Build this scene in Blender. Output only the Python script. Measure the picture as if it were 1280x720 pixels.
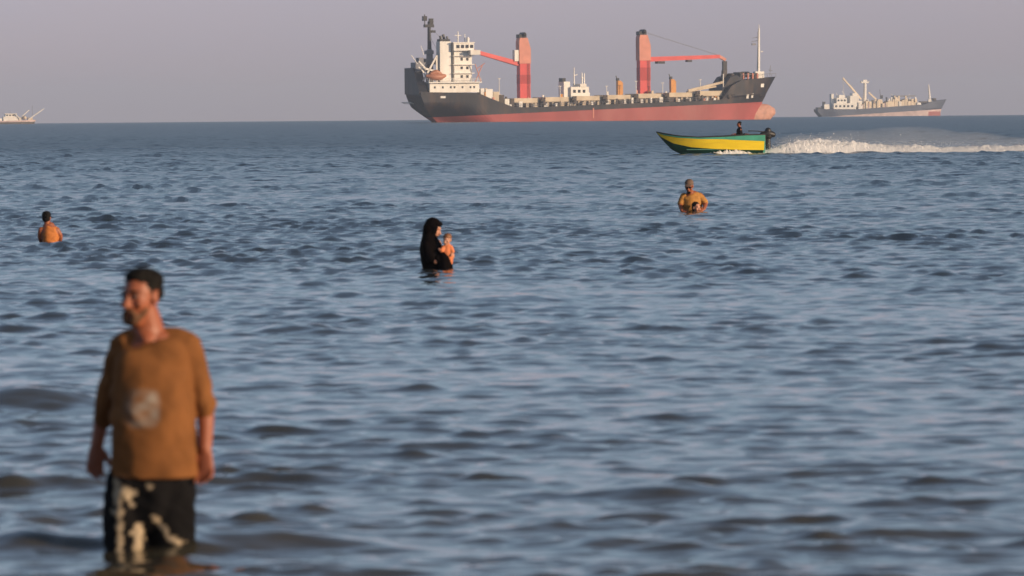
import bpy, math, random
import numpy as np
from mathutils import Vector, Matrix, Euler, noise as mnoise

for o in list(bpy.data.objects):
    bpy.data.objects.remove(o)
S = bpy.context.scene
COL = S.collection
R_EARTH = 6371000.0
rad = math.radians

# ------------------------------------------------------------------ camera
CAM_H = 1.88
F_PX = 8888.9                       # 250 mm lens on a 36 mm sensor, 1280 px wide
PITCH = 0.02449
ROLL = -0.0085
cam_d = bpy.data.cameras.new('camera')
cam = bpy.data.objects.new('camera', cam_d)
COL.objects.link(cam)
cam_d.lens = 250.0
cam_d.sensor_width = 36.0
cam_d.clip_start = 0.1
cam_d.clip_end = 60000.0
CAM_M = (Matrix.Rotation(math.pi / 2 - PITCH, 4, 'X') @ Matrix.Rotation(ROLL, 4, 'Z'))
cam.matrix_world = Matrix.Translation((0, 0, CAM_H)) @ CAM_M
cam_d.dof.use_dof = True
cam_d.dof.focus_distance = 330.0
cam_d.dof.aperture_fstop = 8.4
S.camera = cam

# ------------------------------------------------------------------ sky and sun
SUN_EL = rad(12.0)
SUN_AZ = rad(180.0 - 58.0)          # compass style: 0 = +Y (view direction), clockwise; behind and to the right
world = bpy.data.worlds.new('World')
S.world = world
world.use_nodes = True
wn = world.node_tree.nodes
wl = world.node_tree.links
wn.clear()
sky = wn.new('ShaderNodeTexSky')
sky.sky_type = 'NISHITA'
sky.sun_disc = False
sky.sun_elevation = SUN_EL
sky.sun_rotation = SUN_AZ
sky.altitude = 0.0
sky.air_density = 0.7
sky.dust_density = 0.6
sky.ozone_density = 2.2
bg = wn.new('ShaderNodeBackground')
bg.inputs['Strength'].default_value = 0.107
wo = wn.new('ShaderNodeOutputWorld')
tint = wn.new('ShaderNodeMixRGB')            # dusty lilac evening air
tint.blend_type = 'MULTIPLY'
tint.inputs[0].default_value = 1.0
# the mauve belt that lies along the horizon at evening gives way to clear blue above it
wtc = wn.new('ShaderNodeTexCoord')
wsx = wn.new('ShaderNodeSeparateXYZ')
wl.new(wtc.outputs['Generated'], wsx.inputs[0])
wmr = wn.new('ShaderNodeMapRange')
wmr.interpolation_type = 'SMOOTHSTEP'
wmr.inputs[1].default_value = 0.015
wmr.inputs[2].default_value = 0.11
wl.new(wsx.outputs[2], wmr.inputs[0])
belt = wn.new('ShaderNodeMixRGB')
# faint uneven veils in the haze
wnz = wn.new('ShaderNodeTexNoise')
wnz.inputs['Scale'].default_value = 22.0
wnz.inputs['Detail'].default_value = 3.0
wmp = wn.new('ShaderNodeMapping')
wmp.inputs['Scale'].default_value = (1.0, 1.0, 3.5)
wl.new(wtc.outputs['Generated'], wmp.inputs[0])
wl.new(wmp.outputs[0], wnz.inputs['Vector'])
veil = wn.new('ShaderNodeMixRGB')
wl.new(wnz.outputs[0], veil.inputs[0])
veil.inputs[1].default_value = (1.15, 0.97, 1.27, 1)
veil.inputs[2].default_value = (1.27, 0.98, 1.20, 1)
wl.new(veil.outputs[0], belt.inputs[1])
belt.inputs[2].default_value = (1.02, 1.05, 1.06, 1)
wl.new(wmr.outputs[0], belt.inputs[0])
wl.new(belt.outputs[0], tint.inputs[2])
hsv = wn.new('ShaderNodeHueSaturation')
hsv.inputs['Saturation'].default_value = 0.74
wl.new(sky.outputs[0], hsv.inputs['Color'])
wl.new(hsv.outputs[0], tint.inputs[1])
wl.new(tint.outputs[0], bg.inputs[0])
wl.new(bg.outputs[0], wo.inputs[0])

sun_d = bpy.data.lights.new('sun', 'SUN')
sun_d.energy = 4.4
sun_d.angle = rad(0.5)
sun_d.color = (1.0, 0.74, 0.48)
sun = bpy.data.objects.new('sun', sun_d)
COL.objects.link(sun)
SUN_DIR = Vector((math.sin(SUN_AZ) * math.cos(SUN_EL), math.cos(SUN_AZ) * math.cos(SUN_EL), math.sin(SUN_EL)))
sun.rotation_euler = SUN_DIR.to_track_quat('Z', 'Y').to_euler()
sun.location = SUN_DIR * 100

S.view_settings.view_transform = 'Standard'
S.view_settings.look = 'None'
S.view_settings.gamma = 1.0
S.view_settings.exposure = 0.0
S.render.engine = 'CYCLES'
S.cycles.use_denoising = True
S.cycles.volume_bounces = 1
S.cycles.max_bounces = 6

# ------------------------------------------------------------------ helpers
def lin(r, g, b):
    return tuple(((c / 255) / 12.92 if c / 255 <= 0.04045 else ((c / 255 + 0.055) / 1.055) ** 2.4) for c in (r, g, b)) + (1.0,)

def drop(d):
    return -d * d / (2 * R_EARTH)

def ray_dir(px, py):
    v = Vector(((px - 640) / F_PX, -(py - 360) / F_PX, -1.0)).normalized()
    return CAM_M.to_3x3() @ v

def on_water(px, py):
    """the point of the calm sea seen at a place of the photograph"""
    v = ray_dir(px, py)
    t = 10.0
    for _ in range(40):
        p = v * t
        dd = math.hypot(p.x, p.y)
        t = (drop(dd) - CAM_H) / v.z
    p = v * t
    return Vector((p.x, p.y, drop(math.hypot(p.x, p.y))))

def at_dist(px, d):
    """calm sea at distance d in the direction of column px at the horizon"""
    v = ray_dir(px, 154.6 - 0.0085 * px)
    a = math.atan2(v.x, v.y)
    return Vector((d * math.sin(a), d * math.cos(a), drop(d)))

def mat(name, color, rough=0.6, metal=0.0, var=0.12, scale=3.0, spec=0.5, grime=None, grime_amt=0.0, bump=0.0, stretch=(1, 1, 1)):
    m = bpy.data.materials.new(name)
    m.use_nodes = True
    n = m.node_tree.nodes
    l = m.node_tree.links
    b = n['Principled BSDF']
    b.inputs['Roughness'].default_value = rough
    b.inputs['Metallic'].default_value = metal
    b.inputs['Specular IOR Level'].default_value = spec
    tc = n.new('ShaderNodeTexCoord')
    mp = n.new('ShaderNodeMapping')
    mp.inputs['Scale'].default_value = stretch
    l.new(tc.outputs['Object'], mp.inputs[0])
    nz = n.new('ShaderNodeTexNoise')
    nz.inputs['Scale'].default_value = scale
    nz.inputs['Detail'].default_value = 5.0
    l.new(mp.outputs[0], nz.inputs['Vector'])
    rp = n.new('ShaderNodeMapRange')
    rp.inputs[1].default_value = 0.3
    rp.inputs[2].default_value = 0.7
    rp.inputs[3].default_value = 1 - var
    rp.inputs[4].default_value = 1 + var
    l.new(nz.outputs[0], rp.inputs[0])
    mx = n.new('ShaderNodeVectorMath')
    mx.operation = 'SCALE'
    mx.inputs[0].default_value = color[:3]
    l.new(rp.outputs[0], mx.inputs['Scale'])
    out = mx.outputs[0]
    if grime is not None:
        n2 = n.new('ShaderNodeTexNoise')
        n2.inputs['Scale'].default_value = scale * 0.45
        n2.inputs['Detail'].default_value = 7.0
        n2.inputs['Roughness'].default_value = 0.65
        l.new(mp.outputs[0], n2.inputs['Vector'])
        r2 = n.new('ShaderNodeMapRange')
        r2.inputs[1].default_value = 0.5
        r2.inputs[2].default_value = 0.68
        r2.inputs[3].default_value = 0.0
        r2.inputs[4].default_value = grime_amt
        l.new(n2.outputs[0], r2.inputs[0])
        mm = n.new('ShaderNodeMixRGB')
        l.new(r2.outputs[0], mm.inputs[0])
        l.new(out, mm.inputs[1])
        mm.inputs[2].default_value = grime[:3] + (1,)
        out = mm.outputs[0]
    l.new(out, b.inputs['Base Color'])
    if bump:
        bp = n.new('ShaderNodeBump')
        bp.inputs['Strength'].default_value = bump
        bp.inputs['Distance'].default_value = 0.02
        l.new(nz.outputs[0], bp.inputs['Height'])
        l.new(bp.outputs[0], b.inputs['Normal'])
    return m

def mesh_np(name, v, f, smooth=True):
    v = np.asarray(v, dtype=np.float32)
    me = bpy.data.meshes.new(name)
    me.from_pydata(v.tolist(), [], [tuple(int(i) for i in q) for q in f])
    me.update()
    if smooth:
        me.polygons.foreach_set('use_smooth', [True] * len(me.polygons))
    return me

def link(name, me, m, parent=None):
    o = bpy.data.objects.new(name, me)
    COL.objects.link(o)
    if m is not None:
        me.materials.clear()
        me.materials.append(m)
    if parent is not None:
        o.parent = parent
    return o

def empty(name, loc, rz=0.0, label=None, cat=None, group=None, scale=1.0):
    o = bpy.data.objects.new(name, None)
    COL.objects.link(o)
    o.location = loc
    o.rotation_euler = (0, 0, rz)
    o.scale = (scale,) * 3
    tag(o, label, cat, group)
    return o

def tag(o, label=None, cat=None, group=None, kind=None):
    if label: o['label'] = label
    if cat: o['category'] = cat
    if group: o['group'] = group
    if kind: o['kind'] = kind
    return o

class Geo:
    def __init__(self):
        self.v = []
        self.f = []
    def add(self, v, f):
        n = len(self.v)
        self.v += [tuple(map(float, p)) for p in v]
        self.f += [tuple(i + n for i in q) for q in f]
        return self
    def rings(self, rings, cap=True, closed=True):
        n = len(rings[0])
        v = [p for r in rings for p in r]
        f = []
        for i in range(len(rings) - 1):
            for j in range(n if closed else n - 1):
                k = (j + 1) % n
                f.append((i * n + j, i * n + k, (i + 1) * n + k, (i + 1) * n + j))
        if cap:
            f.append(tuple(range(n))[::-1])
            f.append(tuple((len(rings) - 1) * n + j for j in range(n)))
        return self.add(v, f)
    def limb(self, pts, radii, side=(1, 0, 0), n=16, sub=4, round_ends=True, sq=1.0):
        """a tapered tube through pts; radii are (across side, other) per point"""
        P = [Vector(p) for p in pts]
        Rr = [(r, r) if not isinstance(r, tuple) else r for r in radii]
        if sub > 1 and len(P) > 2:
            Q, RR = [], []
            for i in range(len(P) - 1):
                p0 = P[max(i - 1, 0)]; p1 = P[i]; p2 = P[i + 1]; p3 = P[min(i + 2, len(P) - 1)]
                r0 = Rr[max(i - 1, 0)]; r1 = Rr[i]; r2 = Rr[i + 1]; r3 = Rr[min(i + 2, len(P) - 1)]
                for k in range(sub):
                    t = k / sub
                    c = lambda a, b, c_, d: 0.5 * ((2 * b) + (-a + c_) * t + (2 * a - 5 * b + 4 * c_ - d) * t * t + (-a + 3 * b - 3 * c_ + d) * t ** 3)
                    Q.append(Vector([c(p0[m], p1[m], p2[m], p3[m]) for m in range(3)]))
                    RR.append((max(c(r0[0], r1[0], r2[0], r3[0]), 1e-4), max(c(r0[1], r1[1], r2[1], r3[1]), 1e-4)))
            Q.append(P[-1]); RR.append(Rr[-1])
            P, Rr = Q, RR
        side = Vector(side)
        T = [((P[min(i + 1, len(P) - 1)] - P[max(i - 1, 0)]).normalized()) for i in range(len(P))]
        spec = []
        if round_ends:
            r0 = min(Rr[0])
            for a in (15, 40, 65):
                spec.append((P[0] - T[0] * r0 * math.cos(rad(a)), T[0], Rr[0][0] * math.sin(rad(a)), Rr[0][1] * math.sin(rad(a))))
        for p, t, r in zip(P, T, Rr):
            spec.append((p, t, r[0], r[1]))
        if round_ends:
            r0 = min(Rr[-1])
            for a in (65, 40, 15):
                spec.append((P[-1] + T[-1] * r0 * math.cos(rad(a)), T[-1], Rr[-1][0] * math.sin(rad(a)), Rr[-1][1] * math.sin(rad(a))))
        rings = []
        for p, t, a, b in spec:
            s = side - t * side.dot(t)
            if s.length < 1e-4:
                s = Vector((0, 1, 0)) - t * t.y
            s.normalize()
            u = t.cross(s)
            ring = []
            for j in range(n):
                cc, ss = math.cos(2 * math.pi * j / n), math.sin(2 * math.pi * j / n)
                ring.append(p + s * (a * math.copysign(abs(cc) ** sq, cc)) + u * (b * math.copysign(abs(ss) ** sq, ss)))
            rings.append(ring)
        return self.rings(rings)
    def ball(self, c, r, M=None, nu=16, nv=10):
        c = Vector(c)
        r = (r, r, r) if not isinstance(r, tuple) else r
        rings = []
        for i in range(1, nv):
            th = math.pi * i / nv
            ring = []
            for j in range(nu):
                ph = 2 * math.pi * j / nu
                p = Vector((r[0] * math.sin(th) * math.cos(ph), r[1] * math.sin(th) * math.sin(ph), -r[2] * math.cos(th)))
                if M is not None:
                    p = M @ p
                ring.append(c + p)
            rings.append(ring)
        return self.rings(rings)
    def box(self, x0, x1, y0, y1, z0, z1):
        v = [(x0, y0, z0), (x1, y0, z0), (x1, y1, z0), (x0, y1, z0), (x0, y0, z1), (x1, y0, z1), (x1, y1, z1), (x0, y1, z1)]
        f = [(0, 3, 2, 1), (4, 5, 6, 7), (0, 1, 5, 4), (1, 2, 6, 5), (2, 3, 7, 6), (3, 0, 4, 7)]
        return self.add(v, f)
    def bar(self, a, b, ra, rb=None, n=6):
        return self.limb([a, b], [ra, rb if rb is not None else ra], n=n, sub=1, round_ends=False, side=(0.31, 0.95, 0.05))
    def beam(self, a, b, w, h, w2=None, h2=None):
        """square girder from a to b, w across, h in the upright plane"""
        a = Vector(a); b = Vector(b)
        t = (b - a).normalized()
        s = t.cross(Vector((0, 0, 1)))
        if s.length < 1e-4: s = Vector((0, 1, 0))
        s.normalize(); u = s.cross(t)
        rings = []
        for p, ww, hh in ((a, w, h), (b, w2 or w, h2 or h)):
            rings.append([p + s * ww / 2 + u * hh / 2, p - s * ww / 2 + u * hh / 2, p - s * ww / 2 - u * hh / 2, p + s * ww / 2 - u * hh / 2])
        return self.rings(rings)
    def prism(self, poly_xz, y0, y1):
        n = len(poly_xz)
        v = [(x, y0, z) for x, z in poly_xz] + [(x, y1, z) for x, z in poly_xz]
        f = [tuple(range(n)), tuple(range(2 * n - 1, n - 1, -1))] + [(i, i + n, (i + 1) % n + n, (i + 1) % n) for i in range(n)]
        return self.add(v, f)
    def prism_yz(self, poly, x0, x1):
        n = len(poly)
        v = [(x0, y, z) for y, z in poly] + [(x1, y, z) for y, z in poly]
        f = [tuple(range(n)), tuple(range(2 * n - 1, n - 1, -1))] + [(i, i + n, (i + 1) % n + n, (i + 1) % n) for i in range(n)]
        return self.add(v, f)
    def build(self, name, m, parent=None, smooth=False):
        me = mesh_np(name, self.v, self.f, smooth)
        import bmesh
        bm = bmesh.new(); bm.from_mesh(me)
        bmesh.ops.recalc_face_normals(bm, faces=bm.faces)
        bm.to_mesh(me); bm.free()
        return link(name, me, m, parent)
    def sculpt(self, name, m, parent=None, voxel=0.01, smooth=4, fold=None):
        """melts the added solids into one continuous skin"""
        me = mesh_np(name + '_raw', self.v, self.f, False)
        tmp = bpy.data.objects.new('raw', me)
        COL.objects.link(tmp)
        rm = tmp.modifiers.new('r', 'REMESH'); rm.mode = 'VOXEL'; rm.voxel_size = voxel
        sm = tmp.modifiers.new('s', 'SMOOTH'); sm.factor = 0.5; sm.iterations = smooth
        bpy.context.view_layer.update()
        ev = tmp.evaluated_get(bpy.context.evaluated_depsgraph_get())
        out = bpy.data.meshes.new_from_object(ev)
        bpy.data.objects.remove(tmp)
        bpy.data.meshes.remove(me)
        out.name = name
        if fold is not None:
            nv = len(out.vertices)
            co = np.empty(nv * 3, np.float32); out.vertices.foreach_get('co', co); co = co.reshape(-1, 3)
            no = np.empty(nv * 3, np.float32); out.vertex_normals.foreach_get('vector', no); no = no.reshape(-1, 3)
            co = co + no * np.array([1, 1, 0.25], np.float32) * fold(co)[:, None]
            out.vertices.foreach_set('co', co.astype(np.float32).ravel())
            out.update()
        out.polygons.foreach_set('use_smooth', [True] * len(out.polygons))
        return link(name, out, m, parent)

# ------------------------------------------------------------------ sea
rng = np.random.default_rng(11)
NW = 230
lam = np.exp(rng.uniform(math.log(0.20), math.log(5.5), NW))
spread = np.clip(0.52 + 0.16 * (1.0 / lam), 0.5, 0.9)
ang = rng.normal(0.10, 1.0, NW) * spread
WK = 2 * math.pi / lam
KX, KY = WK * np.sin(ang), WK * np.cos(ang)
PH = rng.uniform(0, 2 * math.pi, NW)
slope = 0.0145 * np.where(lam < 0.8, 1.0, (0.8 / lam) ** 0.75) * rng.uniform(0.6, 1.4, NW)
AMP = slope / WK
# low swells steepening as they run in to the shore: place in the photo, half width px, height m, depth m
SWELLS = []
for (px, py, hw, hh, dp) in ((34, 508, 85, 0.19, 0.62), (55, 604, 70, 0.10, 0.42), (320, 684, 150, 0.095, 0.40), (60, 684, 120, 0.07, 0.36),
                             (1125, 668, 140, 0.085, 0.38), (850, 620, 105, 0.07, 0.32), (165, 316, 80, 0.05, 1.4), (640, 376, 70, 0.08, 1.3),
                             (360, 415, 55, 0.07, 0.9), (1150, 271, 120, 0.13, 2.6), (760, 560, 90, 0.03, 0.4), (1000, 505, 130, 0.035, 0.5),
                             (660, 315, 60, 0.08, 1.8), (790, 262, 120, 0.08, 2.0), (520, 540, 80, 0.03, 0.5), (980, 690, 120, 0.025, 0.3)):
    p = on_water(px, py)
    SWELLS.append((p.x, p.y, hw * p.y / F_PX, hh, dp))

def sea_height(x, y, gap, row):
    z = np.zeros_like(x)
    # slow drifting of the crests so that the wave groups are uneven
    gust = 0.82 + 0.22 * np.sin(x * 0.11 + 0.045 * y + 1.0) * np.sin(0.037 * y - 0.06 * x) + 0.14 * np.sin(0.23 * y + 0.4 * x)
    d = np.hypot(x, y)
    near_short = np.clip(0.44 + d / 112.0, 0.74, 2.8)
    near_long = np.clip(0.14 + d / 310.0, 0.25, 1.1)
    for i in range(NW):
        w = np.exp(-(gap * 1.5 / lam[i]) ** 2 - (row * 0.42 / lam[i]) ** 2)
        if w.max() < 1e-3:
            continue
        w = w * (near_short if lam[i] < 1.0 else near_long)
        p = KX[i] * x + KY[i] * y + PH[i]
        z += AMP[i] * w * (np.sin(p) + 0.22 * np.cos(2 * p))
    z *= gust
    sg = 0.008 + 0.00016 * np.minimum(d, 300)
    z = z * np.exp(np.clip(0.35 * z / sg, -0.8, 0.6)) - 0.15 * sg      # flat troughs, peaked crests
    for (sx, sy, hw, hh, dp) in SWELLS:
        u = (x - sx) / hw
        v = (y - sy - 0.12 * hw * np.sin(2.1 * u)) / dp
        m = (np.abs(u) < 3) & (np.abs(v) < 4)
        if m.any():
            z[m] += 0.68 * hh * np.exp(-np.abs(u[m]) ** 2.4) * np.exp(-np.where(v[m] < 0, (v[m] * 1.5) ** 2, (v[m] * 0.7) ** 2))
    return z

def build_sea():
    core = np.linspace(-rad(4.9), rad(4.9), 380)
    st = core[1] - core[0]
    side = []
    a = core[-1]
    while a < rad(38):
        st *= 1.18
        a += st
        side.append(a)
    side = np.array(side)
    th = np.concatenate([-side[::-1], core, side])
    ds = [2.5]
    while ds[-1] < 9000:
        d = ds[-1]
        ds.append(d * (1 + (0.012 if d < 24 else 0.0015 if d < 150 else 0.0026 if d < 700 else 0.005)))
    ds = np.array(ds)
    D, T = np.meshgrid(ds, th, indexing='ij')
    x = D * np.sin(T); y = D * np.cos(T)
    gap = np.gradient(th)[None, :] * D
    row = np.gradient(ds)[:, None] * np.ones_like(D)
    z = sea_height(x.ravel(), y.ravel(), gap.ravel(), row.ravel()) - (D.ravel() ** 2) / (2 * R_EARTH)
    nr, nc = D.shape
    co = np.stack([x.ravel(), y.ravel(), z], 1).astype(np.float32)
    i = np.arange(nr - 1)[:, None] * nc + np.arange(nc - 1)[None, :]
    q = np.stack([i, i + 1, i + 1 + nc, i + nc], -1).reshape(-1, 4)
    me = bpy.data.meshes.new('sea')
    me.vertices.add(len(co)); me.vertices.foreach_set('co', co.ravel())
    me.loops.add(q.size); me.loops.foreach_set('vertex_index', q.ravel().astype(np.int32))
    me.polygons.add(len(q)); me.polygons.foreach_set('loop_start', np.arange(0, q.size, 4, dtype=np.int32))
    me.polygons.foreach_set('use_smooth', np.ones(len(q), bool))
    me.update(calc_edges=True)
    m = bpy.data.materials.new('sea_water'); m.use_nodes = True
    n = m.node_tree.nodes; l = m.node_tree.links
    b = n['Principled BSDF']
    b.inputs['IOR'].default_value = 1.333
    b.inputs['Roughness'].default_value = 0.06
    tc = n.new('ShaderNodeTexCoord')
    sx = n.new('ShaderNodeSeparateXYZ'); l.new(tc.outputs['Object'], sx.inputs[0])
    # silt stirred up off the beach: olive brown close in, blue green further out
    nz0 = n.new('ShaderNodeTexNoise'); nz0.inputs['Scale'].default_value = 0.09; nz0.inputs['Detail'].default_value = 4
    l.new(tc.outputs['Object'], nz0.inputs['Vector'])
    ad = n.new('ShaderNodeMath'); ad.operation = 'MULTIPLY_ADD'
    l.new(nz0.outputs[0], ad.inputs[0]); ad.inputs[1].default_value = 60.0; l.new(sx.outputs[1], ad.inputs[2])
    mr = n.new('ShaderNodeMapRange'); mr.inputs[1].default_value = 45; mr.inputs[2].default_value = 190
    l.new(ad.outputs[0], mr.inputs[0])
    cr = n.new('ShaderNodeValToRGB')
    cr.color_ramp.elements[0].color = (0.072, 0.060, 0.037, 1)
    cr.color_ramp.elements[1].color = (0.012, 0.026, 0.034, 1)
    e = cr.color_ramp.elements.new(0.35); e.color = (0.030, 0.036, 0.034, 1)
    l.new(mr.outputs[0], cr.inputs[0]); l.new(cr.outputs[0], b.inputs['Base Color'])
    # wind ripples
    mp = n.new('ShaderNodeMapping'); mp.inputs['Scale'].default_value = (0.7, 1.1, 1.0)
    l.new(tc.outputs['Object'], mp.inputs[0])
    nz = n.new('ShaderNodeTexNoise'); nz.inputs['Scale'].default_value = 6.0; nz.inputs['Detail'].default_value = 3.0; nz.inputs['Roughness'].default_value = 0.5
    l.new(mp.outputs[0], nz.inputs['Vector'])
    # the ripples tilt the surface; the tilt is the same however far away one looks
    mp2 = n.new('ShaderNodeMapping'); mp2.inputs['Scale'].default_value = (0.55, 0.9, 1.0)
    l.new(tc.outputs['Object'], mp2.inputs[0])
    nz2 = n.new('ShaderNodeTexNoise'); nz2.inputs['Scale'].default_value = 1.9; nz2.inputs['Detail'].default_value = 4.0; nz2.inputs['Roughness'].default_value = 0.6
    l.new(mp2.outputs[0], nz2.inputs['Vector'])
    def tilt(src, k):
        sub = n.new('ShaderNodeVectorMath'); sub.operation = 'SUBTRACT'; sub.inputs[1].default_value = (0.5, 0.5, 0.5)
        l.new(src, sub.inputs[0])
        mul = n.new('ShaderNodeVectorMath'); mul.operation = 'MULTIPLY'; mul.inputs[1].default_value = (k * 0.7, k, 0.0)
        l.new(sub.outputs[0], mul.inputs[0])
        return mul.outputs[0]
    mr2 = n.new('ShaderNodeMapRange'); mr2.inputs[1].default_value = 40; mr2.inputs[2].default_value = 300; mr2.inputs[3].default_value = 0.05; mr2.inputs[4].default_value = 1.0
    l.new(sx.outputs[1], mr2.inputs[0])
    far = n.new('ShaderNodeVectorMath'); far.operation = 'SCALE'
    l.new(tilt(nz2.outputs['Color'], 1.25), far.inputs[0]); l.new(mr2.outputs[0], far.inputs['Scale'])
    mr3 = n.new('ShaderNodeMapRange'); mr3.inputs[1].default_value = 60; mr3.inputs[2].default_value = 450; mr3.inputs[3].default_value = 0.06; mr3.inputs[4].default_value = 0.28
    l.new(sx.outputs[1], mr3.inputs[0]); l.new(mr3.outputs[0], b.inputs['Roughness'])
    ge = n.new('ShaderNodeNewGeometry')
    s1 = n.new('ShaderNodeVectorMath'); s1.operation = 'ADD'; l.new(ge.outputs['Normal'], s1.inputs[0]); l.new(tilt(nz.outputs['Color'], 0.22), s1.inputs[1])
    s2 = n.new('ShaderNodeVectorMath'); s2.operation = 'ADD'; l.new(s1.outputs[0], s2.inputs[0]); l.new(far.outputs[0], s2.inputs[1])
    s3 = n.new('ShaderNodeVectorMath'); s3.operation = 'NORMALIZE'; l.new(s2.outputs[0], s3.inputs[0])
    l.new(s3.outputs[0], b.inputs['Normal'])
    o = link('sea', me, m)
    tag(o, 'rippled blue grey sea reaching to the hazy horizon', 'sea', kind='structure')
    return o
build_sea()

# ------------------------------------------------------------------ haze: the evening air over the sea
g = Geo(); g.box(-7600, 7600, -60, 9300, -11.5, 42.0)
hm = bpy.data.materials.new('haze_air'); hm.use_nodes = True
hn = hm.node_tree.nodes; hn.clear()
pv = hn.new('ShaderNodeVolumePrincipled'); ho = hn.new('ShaderNodeOutputMaterial')
pv.inputs['Color'].default_value = (0.70, 0.82, 1.0, 1)
pv.inputs['Density'].default_value = 0.000085
pv.inputs['Anisotropy'].default_value = 0.0
hm.node_tree.links.new(pv.outputs[0], ho.inputs['Volume'])
haze = g.build('haze', hm)
tag(haze, 'thin evening haze hanging over the sea', 'haze', kind='stuff')

# ------------------------------------------------------------------ materials
M = {}
M['hull_dark'] = mat('hull_dark_paint', (0.014, 0.015, 0.022), 0.6, var=0.3, scale=0.5, grime=(0.11, 0.065, 0.045), grime_amt=0.5, stretch=(1, 1, 0.25))
M['hull_red'] = mat('antifouling_red', (0.35, 0.078, 0.074), 0.7, var=0.2, scale=0.10, grime=(0.40, 0.16, 0.14), grime_amt=0.6, stretch=(1, 1, 0.5))
M['ship_white'] = mat('ship_white', (0.80, 0.77, 0.71), 0.5, var=0.08, scale=0.3, grime=(0.35, 0.24, 0.15), grime_amt=0.25, stretch=(2, 2, 0.4))
M['ship_grey'] = mat('ship_grey', (0.20, 0.20, 0.22), 0.6, scale=0.4)
M['deck_tan'] = mat('hatch_tan', (0.60, 0.50, 0.37), 0.7, var=0.18, scale=0.25, grime=(0.25, 0.14, 0.08), grime_amt=0.4)
M['deck_dark'] = mat('deck_dark', (0.09, 0.075, 0.065), 0.8, var=0.3, scale=0.4)
M['crane_red'] = mat('crane_red', (0.62, 0.065, 0.060), 0.5, var=0.1, scale=0.4)
M['crane_band'] = mat('crane_dark_red', (0.42, 0.025, 0.025), 0.5, var=0.1, scale=0.4)
M['crane_pale'] = mat('crane_faded_red', (0.62, 0.24, 0.17), 0.55, var=0.12, scale=0.4)
M['bulb'] = mat('sunlit_bulb_paint', (0.52, 0.27, 0.20), 0.7, var=0.2, scale=0.6)  # paler than the hull bottom: sunlight on the bulb painted into its colour
M['black'] = mat('black_paint', (0.02, 0.02, 0.022), 0.5)
M['window'] = mat('dark_glass', (0.02, 0.025, 0.03), 0.15, var=0.0)
M['orange'] = mat('vent_orange', (0.62, 0.27, 0.06), 0.55, scale=0.6)
M['lifeboat'] = mat('lifeboat_orange', (0.42, 0.17, 0.09), 0.5)
M['mark'] = mat('white_marking', (0.80, 0.78, 0.74), 0.6)
M['blue_hull'] = mat('blue_hull', (0.07, 0.085, 0.13), 0.6, var=0.2, scale=0.2)
M['cream'] = mat('cream_paint', (0.72, 0.60, 0.44), 0.6, var=0.15, scale=0.4)
M['pink_hull'] = mat('faded_pink_hull', (0.50, 0.38, 0.36), 0.7, var=0.2, scale=0.3)

# ------------------------------------------------------------------ ships
def hull_meshes(root, bow, stern, hb, z_deck, z_cut, keel, mu, ml, nx=90, nz=12):
    """two shells of a ship side: below and above the paint line; u runs 0 stern .. 1 bow"""
    us = np.unique(np.concatenate([np.linspace(0, 1, nx), 1 - np.linspace(0, 0.12, 16) ** 1.3]))
    def shell(zlo, zhi, name, m, top):
        gg = Geo()
        rings = []
        for u in us:
            ring = []
            a, b = zlo(u), zhi(u)
            for sgn in (-1, 1):
                seq = [a + (b - a) * k / nz for k in range(nz + 1)]
                if sgn == 1: seq = seq[::-1]
                for z in seq:
                    x = stern(z) + u * (bow(z) - stern(z))
                    ring.append((x, sgn * max(hb(u, z), 0.02), z))
            rings.append(ring)
        gg.rings(rings)
        return gg.build(name, m, root, smooth=False)
    lo = shell(lambda u: keel, z_cut, 'hull_bottom', ml, False)
    up = shell(lambda u: z_cut(u), z_deck, 'hull_topside', mu, True)
    return up, lo

def smooth01(t):
    t = min(max(t, 0.0), 1.0)
    return t * t * (3 - 2 * t)

def interp(x, pts):
    return float(np.interp(x, [p[0] for p in pts], [p[1] for p in pts]))

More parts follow.
